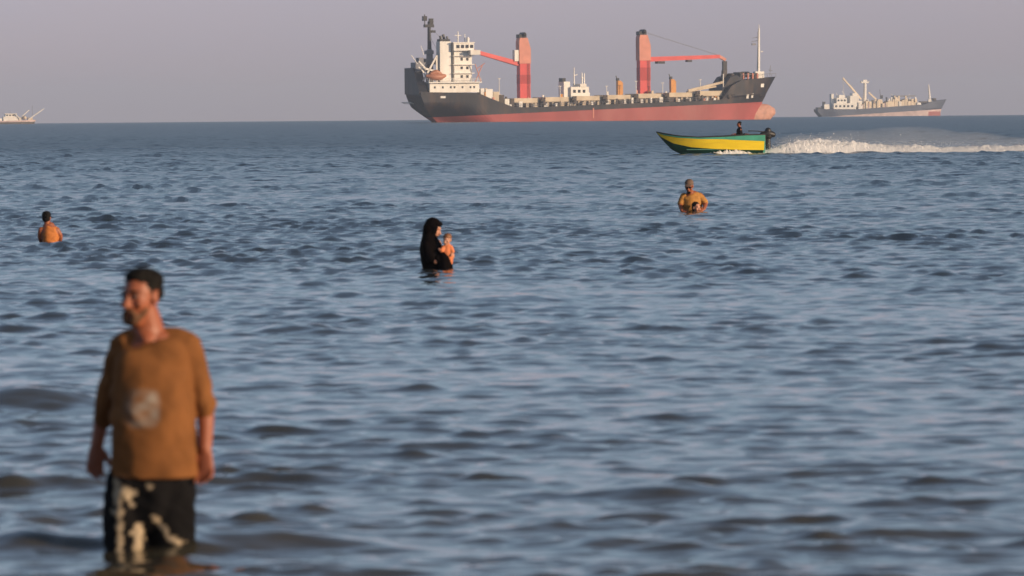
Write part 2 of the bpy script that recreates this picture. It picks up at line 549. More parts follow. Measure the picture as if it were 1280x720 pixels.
def cargo_ship():
    D = 2000.0
    p = at_dist(744.7, D)
    k = D / F_PX * 3.68
    root = empty('cargo_ship', p, rad(17.0), 'long black and red cargo ship with white bridge aft and two red cranes', 'ship', scale=k)
    def bow(z):
        return interp(z, [(-3, 58.0), (2, 59.0), (5.5, 59.6), (9, 61.2), (14.8, 64.6)])
    def stern(z):
        return interp(z, [(-3, -54.0), (0, -57.0), (2, -59.5), (5, -62.8), (9, -64.4), (20, -64.6)])
    def X(u, z=8): return stern(z) + u * (bow(z) - stern(z))
    def z_deck(u):
        return interp(X(u), [(-64.6, 10.2), (-44.2, 9.8), (-40.5, 8.0), (-33.0, 5.0), (-27, 4.8), (40, 6.7), (43.0, 7.0), (43.6, 11.2), (46.5, 13.4), (64.6, 14.9)])
    def z_cut(u):
        return 1.7 + 4.3 * u
    def hb(u, z):
        full = 10.0
        e = 0.55 if z > 8 else 0.55 + 0.45 * (8 - max(z, 0)) / 8
        t = min((1 - u) / 0.23, 1.0)
        f = 1 - (1 - t) ** (2.2 if z < 8 else 2.6)
        f = f ** e if f > 0 else 0
        ta = min(u / 0.16, 1.0)
        low = smooth01((7 - z) / 8.0)
        af = (1 - low) * (0.90 + 0.10 * smooth01(ta)) + low * (0.28 + 0.72 * smooth01(ta))
        return full * f * af
    up, lo = hull_meshes(root, bow, stern, hb, z_deck, z_cut, -3.0, M['hull_dark'], M['hull_red'])
    def P(n, m, fn, par=root, smooth=False):
        gg = Geo(); fn(gg); return gg.build(n, m, par, smooth)
    def B(n, m, x0, x1, y0, y1, z0, z1, par=root):
        return P(n, m, lambda q: q.box(x0, x1, y0, y1, z0, z1), par)
    # bulb
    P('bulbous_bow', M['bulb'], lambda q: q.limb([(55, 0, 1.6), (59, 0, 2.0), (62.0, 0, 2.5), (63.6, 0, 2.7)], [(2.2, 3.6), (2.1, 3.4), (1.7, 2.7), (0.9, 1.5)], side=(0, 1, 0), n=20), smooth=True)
    # raised plating round the stern
    P('stern_bulwark', M['hull_dark'], lambda q: q.prism_yz([(8.9, 9.5), (8.9, 18.4), (-1.5, 18.4), (-5.2, 14.0), (-8.6, 10.3), (-8.6, 9.5)], -64.9, -62.0))
    P('stern_rail', M['ship_white'], lambda q: [q.bar((-64.8, 8 - 3.2 * i, 6.2), (-66.0, 8 - 3.2 * i, 6.8), 0.12) for i in range(4)] + [q.bar((-66.0, 8.6, 6.8), (-66.0, -2.4, 6.8), 0.12)])
    # poop deck and accommodation
    pd = B('poop_deckhouse', M['ship_white'], -61.0, -43.6, -8.0, 8.0, 10.0, 13.2)
    for i in range(7):
        B('window', M['window'], -59.5 + i * 2.3 + 0.5 * (i % 3), -58.9 + i * 2.3 + 0.5 * (i % 3), -8.06, -7.9, 11.4, 12.1, pd)
    B('deck_overhang', M['ship_white'], -61.6, -43.0, -9.2, 9.2, 13.2, 13.6)
    P('railing', M['ship_white'], lambda q: [q.bar((-61.4 + i * 1.4, -9.1, 13.6), (-61.4 + i * 1.4, -9.1, 14.7), 0.07) for i in range(14)] + [q.bar((-61.4, -9.1, zz), (-43.2, -9.1, zz), 0.07) for zz in (14.15, 14.7)])
    acc = B('accommodation_block', M['ship_white'], -51.8, -45.6, -6.2, 6.2, 13.6, 24.0)
    for lv in range(3):
        for i in range(2):
            B('window', M['window'], -49.6 + i * 2.0, -48.8 + i * 2.0, -6.27, -6.1, 14.9 + lv * 2.9, 15.8 + lv * 2.9, acc)
    for lv in range(3):
        wk = B('walkway', M['ship_white'], -52.4, -45.0, -7.3, 7.3, 16.35 + lv * 2.9, 16.6 + lv * 2.9, acc)
    for j in range(2):
        P('flag_halyard', M['ship_grey'], lambda q: q.bar((-53.0 - 2.2 * j, 0, 26.9 - 4 * j), (-58.4, 0, 32.0 - 3 * j), 0.05))
    br = B('bridge', M['ship_white'], -52.3, -45.2, -7.6, 7.6, 24.0, 26.6)
    for i in range(4):
        B('bridge_window', M['window'], -51.4 + i * 1.6, -50.3 + i * 1.6, -7.68, -7.5, 24.9, 26.0, br)
    B('bridge_wing', M['ship_white'], -47.0, -43.6, -9.6, 9.6, 22.6, 24.2)
    B('bridge_roof', M['ship_white'], -52.6, -45.0, -7.9, 7.9, 26.6, 26.9)
    P('antenna_mast', M['ship_white'], lambda q: [q.bar((-49.5, -3, 26.9), (-49.5, -3, 30.6), 0.22), q.bar((-47.4, -4, 26.9), (-47.4, -4, 29.6), 0.18), q.bar((-50.6, -3, 29.2), (-48.2, -3, 29.2), 0.14),
                                                    q.limb([(-46.6, -5, 26.9), (-46.6, -5, 28.1)], [0.5, 0.6], n=10)])
    fu = B('funnel', M['ship_white'], -56.7, -52.9, -6.0, -1.6, 13.6, 27.2)
    P('exhaust_pipe', M['black'], lambda q: [q.box(-56.5, -53.1, -5.8, -1.8, 27.2, 28.0), q.bar((-55.9, -4.6, 28), (-56.1, -4.6, 29.1), 0.55), q.bar((-54.4, -3.4, 28), (-54.8, -3.4, 29.6), 0.5), q.bar((-53.7, -4.8, 28), (-53.9, -4.8, 28.9), 0.4)], fu)
    P('main_mast', M['ship_grey'], lambda q: [q.limb([(-58.6, 0, 10), (-58.6, 0, 24)], [(1.5, 1.4), (1.1, 1.0)], n=8, sub=1), q.box(-60.6, -57.0, -2.2, 2.2, 19.5, 21.5), q.box(-60.0, -57.6, -1.6, 1.6, 23.0, 24.2)])
    P('signal_mast', M['black'], lambda q: [q.limb([(-58.6, 0, 24), (-58.7, 0, 33.6)], [0.75, 0.55], n=8, sub=1), q.box(-60.4, -57.2, -1.0, 1.0, 32.0, 33.0), q.box(-60.9, -59.6, -0.9, 0.9, 34.2, 35.8), q.box(-58.7, -57.3, -0.6, 0.6, 33.0, 35.0), q.bar((-60.2, 0, 33), (-60.2, 0, 36.4), 0.2), q.box(-58.2, -56.6, -0.6, 0.6, 30.2, 31.0)])
    P('davit_frame', M['ship_white'], lambda q: [q.beam((-64.0, -5, 18.6), (-57.8, -5, 17.2), 0.5, 0.6), q.beam((-62.6, -5, 13.6), (-57.8, -5, 22.0), 0.5, 0.55), q.beam((-57.6, -5, 13.6), (-57.6, -5, 22.5), 0.5, 0.6), q.beam((-62.8, -5, 17.8), (-60.4, -5, 13.6), 0.4, 0.5), q.beam((-64.2, -6, 20.6), (-61.4, -6, 17.8), 0.4, 0.4), q.bar((-66.2, -4, 22.6), (-64.0, -4, 19.6), 0.14), q.bar((-62.8, -4, 25.8), (-61.8, -4, 22.6), 0.12)])
    P('winch_house', M['ship_grey'], lambda q: [q.box(-64.4, -60.8, -3, 3, 17.0, 20.2), q.box(-63.2, -61.6, -3, 1, 20.2, 21.8)])
    lb = P('lifeboat', M['lifeboat'], lambda q: q.limb([(-62.2, -8.6, 15.6), (-60.2, -8.6, 15.3), (-57.6, -8.6, 15.3), (-55.7, -8.6, 15.7)], [(0.4, 0.5), (1.3, 1.2), (1.3, 1.2), (0.4, 0.5)], side=(0, 1, 0), n=14), smooth=True)
    P('canopy', M['lifeboat'], lambda q: q.limb([(-60.6, -8.6, 16.3), (-58.9, -8.6, 16.9), (-57.4, -8.6, 16.3)], [0.7, 0.8, 0.6], side=(0, 1, 0), n=12), lb, True)
    P('stay_frame', M['crane_pale'], lambda q: [q.bar((-45.0, -8, 13.6), (-42.5, -8, 19.0), 0.18), q.bar((-44.2, -8, 18.0), (-41.6, -8, 19.8), 0.14), q.bar((-43.0, -8, 13.6), (-45.0, -8, 19.5), 0.18)])
    # hatches and deck gear
    def dz(x): return interp(x, [(-64, 10), (-44.2, 9.8), (-40.5, 8.0), (-33.0, 5.0), (-27, 4.8), (40, 6.7)])
    rr = random.Random(5)
    x = -31.0
    first = True
    while x < 38:
        L = 8.6
        z0 = dz(x + L / 2)
        co = B('hatch_coaming', M['deck_dark'], x, x + L, -7.0, 7.0, z0 - 0.5, z0 + 1.5)
        for j in range(5):
            B('stay', M['deck_tan'], x + 0.35 + j * 1.85, x + 0.95 + j * 1.85, -7.7, -6.95, z0 - 0.4, z0 + 1.3, co)
        B('hatch_cover', M['deck_tan'], x - 0.1, x + L + 0.1, -7.4, 7.4, z0 + 1.5, z0 + 3.2 - 0.2 * rr.random())
        # ventilators and winches between the hatches
        P('winch', M['deck_dark'], lambda q: [q.box(x + L + 0.35, x + L + 1.9, -8.4, -4, z0 - 0.5, z0 + 2.6), q.limb([(x + L + 1.2, -8.8, z0 + 1.2), (x + L + 1.2, -6, z0 + 1.2)], [0.9, 0.9], n=10, sub=1), q.box(x + L + 0.6, x + L + 1.3, -8.7, -8.0, z0 + 2.6, z0 + 3.3)])
        x += L + 2.4
    for i in range(22):
        xx = -30 + i * 3.1 + rr.uniform(-0.8, 0.8)
        z0 = dz(xx)
        w = rr.uniform(0.5, 1.3)
        B('deck_locker', rr.choice([M['ship_white'], M['deck_tan'], M['deck_dark'], M['ship_white']]), xx, xx + w, -9.3, -8.6, z0, z0 + rr.uniform(0.9, 2.0))
    for i, (xx, ww, hh, mm) in enumerate([(-43.2, 1.2, 2.6, 'ship_white'), (-41.4, 2.4, 3.2, 'ship_white'), (-38.8, 2.0, 3.4, 'deck_tan'), (-36.6, 1.6, 3.2, 'deck_dark'), (-34.8, 1.6, 2.6, 'ship_white'), (-33.0, 1.5, 2.2, 'deck_dark')]):
        B('deck_gear', M[mm], xx, xx + ww, -8.4, -4.0, dz(xx + ww) - 0.5, dz(xx) + hh - 0.6)
    P('deck_rail', M['ship_grey'], lambda q: [q.bar((-32 + i * 2.4, -9.85, dz(-32 + i * 2.4)), (-32 + i * 2.4, -9.85, dz(-32 + i * 2.4) + 1.1), 0.06) for i in range(30)] + [q.bar((-32, -9.85, dz(-32) + h), (-27, -9.85, dz(-27) + h), 0.05) for h in (0.55, 1.1)] + [q.bar((-27, -9.85, dz(-27) + h), (38.5, -9.85, dz(38.5) + h), 0.05) for h in (0.55, 1.1)])
    for i in range(46):
        xx = rr.uniform(-42, 41)
        z0 = dz(xx) + (0 if i % 3 else 3.0)
        yy = rr.uniform(-9.2, -7.8) if i % 3 else rr.uniform(-6, 4)
        ww = rr.uniform(0.25, 0.9)
        B('deck_fitting', M[rr.choice(['ship_white', 'ship_white', 'deck_dark', 'orange', 'deck_tan', 'crane_pale'])], xx, xx + ww, yy, yy + 0.7, z0 - 0.4, z0 + rr.uniform(0.5, 1.5))
    for xx, hh in ((-36.0, 6.5), (-14.5, 4.8), (2.0, 4.2), (12.5, 5.5), (22.0, 4.6), (35.5, 5.2)):
        P('light_post', M['ship_white'], lambda q: [q.bar((xx, -6, dz(xx) + 2), (xx, -6, dz(xx) + 2 + hh), 0.12), q.bar((xx - 0.5, -6, dz(xx) + 1.9 + hh), (xx + 0.5, -6, dz(xx) + 1.9 + hh), 0.12)])
    # cranes
    def crane(cx, ztop, zbase, zpale, bands, boom_from, boom_to):
        w = 1.85
        t = P('crane_column', M['crane_red'], lambda q: q.box(cx - w, cx + w, -w, w, zbase - 2, zpale))
        P('ladder', M['black'], lambda q: [q.bar((cx + 0.9 + 0.5 * j, -w - 0.22, zbase), (cx + 0.9 + 0.5 * j, -w - 0.22, zpale), 0.06) for j in range(2)], t)
        B('painted_band', M['crane_band'], cx - w - 0.05, cx + w + 0.05, -w - 0.05, w + 0.05, bands[0], bands[1], t)
        h = P('crane_house', M['crane_pale'], lambda q: q.prism([(cx - w - 0.2, zpale), (cx + w + 0.15, zpale), (cx + w + 0.15, zpale + 5.0), (cx + 0.9, ztop - 1.3), (cx - w + 0.1, ztop - 1.3), (cx - w - 0.2, ztop - 2.4)], -w - 0.2, w + 0.2))
        P('sheave_block', M['black'], lambda q: [q.box(cx - 2.0, cx - 0.9, -1.8, 1.8, ztop - 1.3, ztop - 0.1), q.box(cx - 0.5, cx + 0.6, -1.8, 1.8, ztop - 1.3, ztop + 0.1), q.limb([(cx - 0.2, -1.9, ztop - 0.1), (cx - 0.2, 1.9, ztop - 0.1)], [0.7, 0.7], n=10, sub=1)], h)
        a, b = Vector(boom_from), Vector(boom_to)
        bm = P('crane_boom', M['crane_red'], lambda q: [q.beam(a + Vector((0, -1.1, 0)), b + Vector((0, -0.5, 0)), 0.6, 1.6, 0.5, 1.2), q.beam(a + Vector((0, 1.1, 0)), b + Vector((0, 0.5, 0)), 0.6, 1.6, 0.5, 1.2)] +
               [q.beam(a.lerp(b, t_) + Vector((0, -1.1 + 0.6 * t_, 0)), a.lerp(b, t_) + Vector((0, 1.1 - 0.6 * t_, 0)), 0.5, 0.9) for t_ in (0.03, 0.2, 0.4, 0.6, 0.8, 0.97)])
        return t, h, bm
    t1, h1, b1 = crane(-25.5, 29.6, 4.8, 19.6, (12.8, 15.8), (-27.6, 0, 19.6), (-43.4, -2, 23.8))
    B('operator_cab', M['ship_white'], -29.2, -27.8, -2.0, 0.6, 20.4, 24.2, h1)
    t2, h2, b2 = crane(17.2, 30.4, 6.2, 20.4, (13.6, 18.0), (19.4, 0, 20.8), (44.4, 0, 21.6))
    P('boom_tip', M['crane_pale'], lambda q: [q.beam((44.2, 0, 21.7), (46.6, 0, 20.4), 1.2, 1.0), ], b2)
    B('boom_trolley', M['black'], 21.8, 24.4, -1.5, 1.5, 19.3, 20.1, b2)
    B('boom_trolley', M['black'], 32.6, 34.2, -1.2, 1.2, 19.8, 20.5, b2)
    for yy in (-1.2, 1.2):
        P('luffing_wire', M['ship_grey'], lambda q: q.bar((17.6, yy, 30.0), (43.6, yy * 0.5, 22.2), 0.05), h2)
    P('hook_block', M['black'], lambda q: [q.box(45.6, 47.0, -0.7, 0.7, 15.4, 20.0), q.box(45.2, 46.6, -0.8, 0.8, 13.0, 15.4), q.bar((46.3, 0, 20.4), (46.3, 0, 12), 0.2), q.limb([(44.4, -1, 13.6), (45.4, -1, 12.6), (46.6, -1, 13.4)], [0.7, 0.9, 0.6], n=8)], b2)
    # deckhouse amidships with its masts, vent posts
    dh = P('deckhouse', M['ship_white'], lambda q: [q.box(-12.2, -10.0, -3, 3, 7.8, 13.4), q.box(-10.0, -3.6, -4, 4, 7.8, 11.6), q.box(-6.8, -4.6, -4.4, 4, 11.6, 12.6)])
    P('mast', M['ship_white'], lambda q: [q.bar((-7.6, 0, 11.6), (-7.6, 0, 18.2), 0.28, 0.16), q.bar((-4.8, 0, 12.6), (-4.8, 0, 16.4), 0.3, 0.2), q.bar((-4.0, 0, 11.6), (-4.0, 0, 16.2), 0.3, 0.2), q.bar((-7.6, 0, 15.4), (-6.4, 0, 15.8), 0.16), q.bar((-4.8, 0, 14.6), (-4.0, 0, 14.6), 0.14)], dh)
    P('chimney', M['black'], lambda q: [q.box(-12.4, -11.2, -2, 2, 13.4, 14.6)], dh)
    for i in range(3):
        B('window', M['window'], -9.2 + i * 1.7, -8.3 + i * 1.7, -4.08, -3.9, 9.6, 10.6, dh)
    for cx, zt in ((8.6, 13.6), (27.6, 14.0)):
        vp = P('ventilator_post', M['orange'], lambda q: [q.prism([(cx - 0.9, 6), (cx + 0.9, 6), (cx + 0.9, zt - 0.8), (cx + 0.1, zt), (cx - 0.9, zt)], -1, 1)])
        P('cowl', M['black'], lambda q: [q.box(cx - 1.1, cx - 0.3, -0.6, 0.6, zt, zt + 0.9), q.bar((cx - 0.6, 0, zt), (cx - 1.3, 0, zt + 1.7), 0.18)], vp)
    P('gangway', M['deck_tan'], lambda q: [q.beam((30.6, -7.6, 10.0), (43.0, -7.6, 12.8), 1.0, 0.8), q.beam((30.6, -6.6, 9.6), (41.0, -6.6, 11.4), 0.4, 0.5)])
    # forecastle
    P('breakwater', M['hull_dark'], lambda q: q.prism([(42.6, 7), (47.5, 7), (50.5, 13.6), (48.2, 15.2), (46.0, 14.6), (43.0, 10.5)], -7.4, 7.4))
    P('anchor_windlass', M['deck_dark'], lambda q: [q.box(50.6, 52.4, -3.6, 3.6, 14, 16.2), q.limb([(53.6, -3.4, 15.4), (53.6, 3.4, 15.4)], [1.0, 1.0], n=12, sub=1), q.box(55.6, 56.8, -3.5, 0, 14, 15.9), q.limb([(47.6, -4, 15.0), (47.6, -1, 15.0)], [0.9, 0.9], n=10, sub=1), q.box(44.8, 46.2, -3, -1, 13, 16.8)])
    P('mooring_bitts', M['crane_pale'], lambda q: [q.limb([(51.4 + 1.7 * i, -4.6, 14), (51.4 + 1.7 * i, -4.6, 15.5)], [0.35, 0.35], n=8, sub=1) for i in range(4)])
    fm = P('foremast', M['ship_white'], lambda q: [q.limb([(58.4, 0, 14), (58.6, 0, 22), (58.8, 0, 31.0)], [0.62, 0.5, 0.3], n=10, sub=1), q.box(57.0, 60.2, -1.2, 1.2, 14, 16.4), q.box(55.9, 57.4, -1.2, 1.2, 14, 15.5), q.bar((59.4, 0, 23.2), (60.2, 0, 23.2), 0.2), q.bar((58.8, 0, 31), (58.8, 0, 32.4), 0.12)])
    P('crosstree', M['ship_grey'], lambda q: [q.bar((56.2, 0, 26.6), (58.7, 0, 27.0), 0.12), q.box(56.2, 57.6, -0.4, 0.4, 25.4, 26.0), q.bar((56.4, 0, 27.8), (58.7, 0, 28.2), 0.1), q.bar((58.2, -0.5, 16.4), (58.2, -0.5, 30), 0.08)], fm)
    P('bow_rail', M['ship_grey'], lambda q: [q.bar((50 + i * 1.8, -6.2 + 0.62 * i, 14.0 + 0.06 * i), (50 + i * 1.8, -6.2 + 0.62 * i, 15.2 + 0.06 * i), 0.07) for i in range(9)] + [q.bar((50, -6.2, 15.2), (64.4, -1.2, 15.7), 0.07)] + [q.bar((62.6, 0, 14.8), (62.9, 0, 18.4), 0.1), q.bar((62.2, 0, 16.9), (63.6, 0, 16.6), 0.1)])
    P('deck_post', M['ship_white'], lambda q: q.bar((43.4, -7, 7), (43.4, -7, 15.6), 0.2))
    # marks on the plating: set just proud of the flared side
    def side_pt(x, z):
        u = (x - stern(z)) / (bow(z) - stern(z))
        return Vector((x, -hb(u, z) - 0.06, z))
    def plate(name, x0, x1, z0, z1, par, m=M['mark']):
        gg = Geo()
        a, b, c, d = side_pt(x0, z0), side_pt(x1, z0), side_pt(x1, z1), side_pt(x0, z1)
        off = Vector((0, 0.3, 0))
        gg.rings([[a, b, c, d], [a + off, b + off, c + off, d + off]])
        return gg.build(name, m, par)
    plate('draught_mark', 51.6, 52.5, 7.2, 8.6, up)
    plate('draught_mark', 53.6, 54.4, 7.4, 8.8, up)
    plate('bow_emblem', 57.2, 58.6, 11.0, 12.2, up)
    plate('ship_name', -57.6, -55.9, 8.1, 8.8, up)
    plate('load_mark', -4.2, -3.8, 1.0, 4.4, lo, M['crane_pale'])
    an = P('anchor', M['black'], lambda q: [q.bar((56.0, -5.2, 8.6), (55.8, -5.3, 11.2), 0.2), q.limb([(55.0, -5.6, 9.2), (55.9, -5.5, 8.3), (56.9, -5.1, 9.2)], [0.2, 0.3, 0.2], n=8)])
    return root
cargo_ship()

def reefer_ship():
    D = 4290.0
    p = at_dist(1101, D)
    root = empty('refrigerated_ship', p, rad(14.0), 'distant blue hulled ship with cream deck gear and slanting derricks', 'ship')
    def bow(z): return interp(z, [(-3, 36), (0, 37.2), (4, 38.2), (10.2, 41.6)])
    def stern(z): return interp(z, [(-3, -36), (0, -38), (3, -40.6), (9, -41.2)])
    def X(u, z=5): return stern(z) + u * (bow(z) - stern(z))
    def z_deck(u): return interp(X(u), [(-41, 4.6), (-15, 4.4), (20, 6.6), (25, 6.8), (27.6, 8.2), (41.6, 10.4)])
    def z_cut(u): return -0.2 + 4.2 * u
    def hb(u, z):
        t = min((1 - u) / 0.25, 1.0)
        f = (1 - (1 - t) ** 2.3) ** (0.6 if z > 4 else 0.9)
        return 6.2 * f * (0.7 + 0.3 * smooth01(u / 0.15))
    up, lo = hull_meshes(root, bow, stern, hb, z_deck, z_cut, -3.0, M['blue_hull'], M['pink_hull'], nx=50, nz=6)
    def P(n, m, fn, par=root, smooth=False):
        gg = Geo(); fn(gg); return gg.build(n, m, par, smooth)
    def B(n, m, x0, x1, y0, y1, z0, z1, par=root):
        return P(n, m, lambda q: q.box(x0, x1, y0, y1, z0, z1), par)
    B('bow_paint', M['hull_red'], 23.0, 36.0, -4.9, 4.9, 0.0, 2.6)
    sh = P('superstructure', M['ship_white'], lambda q: [q.box(-27, -23.5, -3, 3, 11.2, 13.0), q.box(-18.5, -15.6, -3, 3, 12.4, 14.0), q.box(-15, -12, -4, 4, 5, 9.4), q.box(-31, -17, -5, 5, 4.4, 8.0), q.box(-29, -22.5, -4.5, 4.5, 8.0, 11.2), q.box(-20.5, -15, -4.5, 4.5, 6.0, 12.4), q.box(-31.5, -30, -2, 2, 8, 13.6)])
    for i in range(5):
        B('window', M['window'], -30 + i * 2.5, -28.8 + i * 2.5, -5.08, -4.9, 5.6, 6.8, sh)
    for i in range(3):
        B('window', M['window'], -28.4 + i * 2.0, -27.3 + i * 2.0, -4.58, -4.4, 9.2, 10.2, sh)
    P('stern_gear', M['black'], lambda q: [q.box(-36.4, -35.0, -1, 1, 4.6, 9.0), q.box(-37, -33, -2, 2, 4.6, 6.4), q.box(-40, -38, -3, 3, 4.4, 5.6)])
    B('stern_house', M['ship_white'], -36.4, -33.2, -3.4, -2.0, 4.5, 7.4)
    P('derrick_boom', M['cream'], lambda q: [q.beam((-12.2, 0, 10.2), (-24.0, -1, 23.2), 0.8, 0.9), q.bar((-24.0, -1, 23.2), (-23.4, -1, 12), 0.09)])
    P('derrick_boom', M['cream'], lambda q: [q.beam((-11.5, 1.5, 10.2), (-19.0, 1.5, 19.0), 0.6, 0.7)])
    P('derrick_boom', M['cream'], lambda q: [q.beam((-1.6, 0, 9.0), (-7.6, 0, 14.4), 0.7, 0.9)])
    tw = P('kingpost', M['ship_white'], lambda q: [q.limb([(-10.2, 0, 8), (-9.9, 0, 14), (-9.8, 0, 20.4)], [1.2, 1.0, 0.9], n=10, sub=1)])
    P('masthead', M['ship_white'], lambda q: [q.prism([(-12.2, 20.0), (-7.8, 20.0), (-7.2, 21.2), (-8.4, 20.8), (-11.4, 20.8), (-12.6, 21.2)], -1, 1), q.box(-11.2, -8.6, -0.8, 0.8, 20.8, 22.0)], tw)
    rr = random.Random(9)
    for i in range(34):
        x = -15.5 + i * 1.15
        base = interp(x, [(-15, 4.6), (23, 6.8)])
        top = interp(x, [(-15, 9.0), (0, 10.4), (8, 11.5), (23, 10.6)])
        w = rr.uniform(0.9, 1.7)
        B('deck_crate', M[rr.choice(['cream', 'cream', 'ship_white', 'deck_tan', 'pink_hull', 'cream'])], x, x + w, -5.2 + rr.uniform(-0.4, 0.8), 3, base - 0.8, top - rr.uniform(0, 2.8))
    for i in range(16):
        x = rr.uniform(-14, 22)
        base = interp(x, [(-15, 8.0), (8, 10.0), (23, 9.4)])
        B('deck_fitting', M[rr.choice(['ship_white', 'ship_white', 'cream', 'black'])], x, x + rr.uniform(0.4, 1.0), -4.0, -3.0, base - 2, base + rr.uniform(0.4, 2.4))
    for x0, x1, z1 in ((-21.0, -24.5, 15.4), (-26.0, -28.2, 14.2), (10.0, 6.0, 13.6), (15.0, 18.0, 13.4)):
        P('stay_boom', M['ship_white'], lambda q: q.bar((x0, -1, 8.5), (x1, -1, z1), 0.22, 0.14))
    B('awning', M['ship_grey'], 8.0, 21.0, -3, 4, 11.6, 12.4)
    P('light_mast', M['black'], lambda q: [q.bar((0.4, 0, 9), (-0.6, 0, 16.2), 0.16), q.box(-0.2, 1.2, -0.5, 0.5, 10.6, 12.6)])
    P('foremast', M['ship_white'], lambda q: [q.limb([(31.0, 0, 8.6), (30.6, 0, 14), (30.2, 0, 18.6)], [0.7, 0.6, 0.35], n=8, sub=1), q.box(29.8, 32.6, -1, 1, 8.4, 10.0)])
    P('anchor_windlass', M['deck_dark'], lambda q: [q.box(24.5, 29.0, -2, 2, 7.6, 8.8), q.box(32.6, 34.4, -2, 2, 9.0, 10.6)])
    return root
reefer_ship()

def trawler():
    D = 3300.0
    p = at_dist(10, D)
    k = 2.69
    root = empty('trawler', p, rad(12.0), 'small distant trawler with white outrigger booms cut off by the frame', 'ship')
    def bow(z): return interp(z, [(-2, 11.5), (0, 12.2), (2.2, 13.2)])
    def stern(z): return interp(z, [(-2, -14), (2, -15.0)])
    def z_deck(u): return 1.5 + 0.9 * abs(u - 0.45) ** 1.5
    def hb(u, z):
        t = min((1 - u) / 0.3, 1.0)
        return 3.0 * (1 - (1 - t) ** 2.2) ** 0.8 * (0.75 + 0.25 * smooth01(u / 0.2))
    hull_meshes(root, bow, stern, hb, z_deck, lambda u: 0.7 + 0.3 * u, -1.5, M['pink_hull'], M['deck_dark'], nx=30, nz=4)
    def P(n, m, fn, par=root, smooth=False):
        gg = Geo(); fn(gg); return gg.build(n, m, par, smooth)
    wh = P('wheelhouse', M['ship_white'], lambda q: [q.box(-2.4, 4.6, -2.2, 2.2, 1.4, 3.4), q.box(-1.4, 3.4, -1.9, 1.9, 3.4, 4.6), q.box(-1.8, 4.0, -2.2, 2.2, 4.6, 4.85)])
    for i in range(3):
        P('window', M['window'], lambda q: q.box(-1.0 + i * 1.4, -0.2 + i * 1.4, -1.97, -1.8, 3.7, 4.3), wh)
    P('fore_cabin', M['ship_white'], lambda q: [q.box(-13, -6, -2, 2, 1.4, 3.0), q.box(-5.8, -3.0, -2, 2, 1.4, 2.6)])
    P('outrigger_boom', M['ship_white'], lambda q: q.beam((9.2, -1.6, 1.9), (16.6, -2.4, 7.0), 0.45, 0.55, 0.28, 0.3))
    P('outrigger_boom', M['ship_white'], lambda q: q.beam((3.2, -2.3, 4.6), (6.4, -2.6, 0.9), 0.4, 0.5))
    P('outrigger_boom', M['ship_white'], lambda q: q.beam((6.6, 0, 3.4), (9.9, 0, 6.4), 0.3, 0.35))
    P('net_drum', M['deck_tan'], lambda q: [q.limb([(7.6, -1.6, 2.8), (7.6, 1.6, 2.8)], [0.9, 0.9], n=12, sub=1), q.box(9.2, 11.4, -1.4, 1.4, 1.6, 2.9), q.box(5.0, 6.4, -1.2, 1.2, 1.5, 3.0)])
    P('mast', M['ship_grey'], lambda q: [q.bar((11.4, 0, 2), (11.4, 0, 8.4), 0.09), q.bar((1.0, 0, 4.8), (1.0, 0, 6.2), 0.08)])
    return root
trawler()

# ------------------------------------------------------------------ people
def skin_mat(name, color):
    m = mat(name, color, 0.5, var=0.08, scale=9.0)
    b = m.node_tree.nodes['Principled BSDF']
    b.inputs['Subsurface Weight'].default_value = 0.08
    b.inputs['Subsurface Radius'].default_value = (0.01, 0.004, 0.002)
    return m
M['skin'] = skin_mat('skin_tan', (0.31, 0.095, 0.042))
M['skin_light'] = skin_mat('skin_light', (0.52, 0.25, 0.16))
M['hair'] = mat('hair_black', (0.007, 0.006, 0.005), 0.7, var=0.4, scale=60, bump=0.6, spec=0.15)
M['beard'] = mat('beard_greying', (0.135, 0.068, 0.036), 0.9, var=0.5, scale=70, bump=0.5, spec=0.2)
M['eye'] = mat('eye', (0.05, 0.04, 0.035), 0.3)
M['abaya'] = mat('black_cloth', (0.0045, 0.003, 0.0032), 0.95, var=0.3, scale=8, spec=0.05)
M['cloth_orange'] = mat('orange_cloth', (0.52, 0.17, 0.035), 0.8, var=0.15, scale=10)
M['cloth_mustard'] = mat('mustard_cloth', (0.46, 0.21, 0.045), 0.8, var=0.15, scale=10)
M['cap'] = mat('brown_cap', (0.16, 0.10, 0.07), 0.8, var=0.3, scale=14)
M['dark_cloth'] = mat('dark_cloth', (0.012, 0.010, 0.011), 0.9, var=0.3, scale=8, spec=0.1)
M['glasses'] = mat('sunglasses', (0.01, 0.01, 0.012), 0.12)
M['peach'] = mat('peach_cloth', (0.66, 0.20, 0.075), 0.8, var=0.2, scale=14)

def print_cloth(name, base, ink, rough=0.85, var=0.16, scale=7.0):
    """cloth whose printed figure is held in the mesh attribute 'print'"""
    m = mat(name, base, rough, var=var, scale=scale, bump=0.25, spec=0.12)
    n = m.node_tree.nodes; l = m.node_tree.links
    b = n['Principled BSDF']
    src = b.inputs['Base Color'].links[0].from_socket
    at = n.new('ShaderNodeAttribute'); at.attribute_name = 'print'
    mx = n.new('ShaderNodeMixRGB')
    l.new(at.outputs['Fac'], mx.inputs[0]); l.new(src, mx.inputs[1]); mx.inputs[2].default_value = ink + (1,)
    l.new(mx.outputs[0], b.inputs['Base Color'])
    return m

def set_print(o, fn):
    me = o.data
    nv = len(me.vertices)
    co = np.empty(nv * 3, np.float32); me.vertices.foreach_get('co', co); co = co.reshape(-1, 3)
    a = me.attributes.new('print', 'FLOAT', 'POINT')
    a.data.foreach_set('value', fn(co).astype(np.float32))

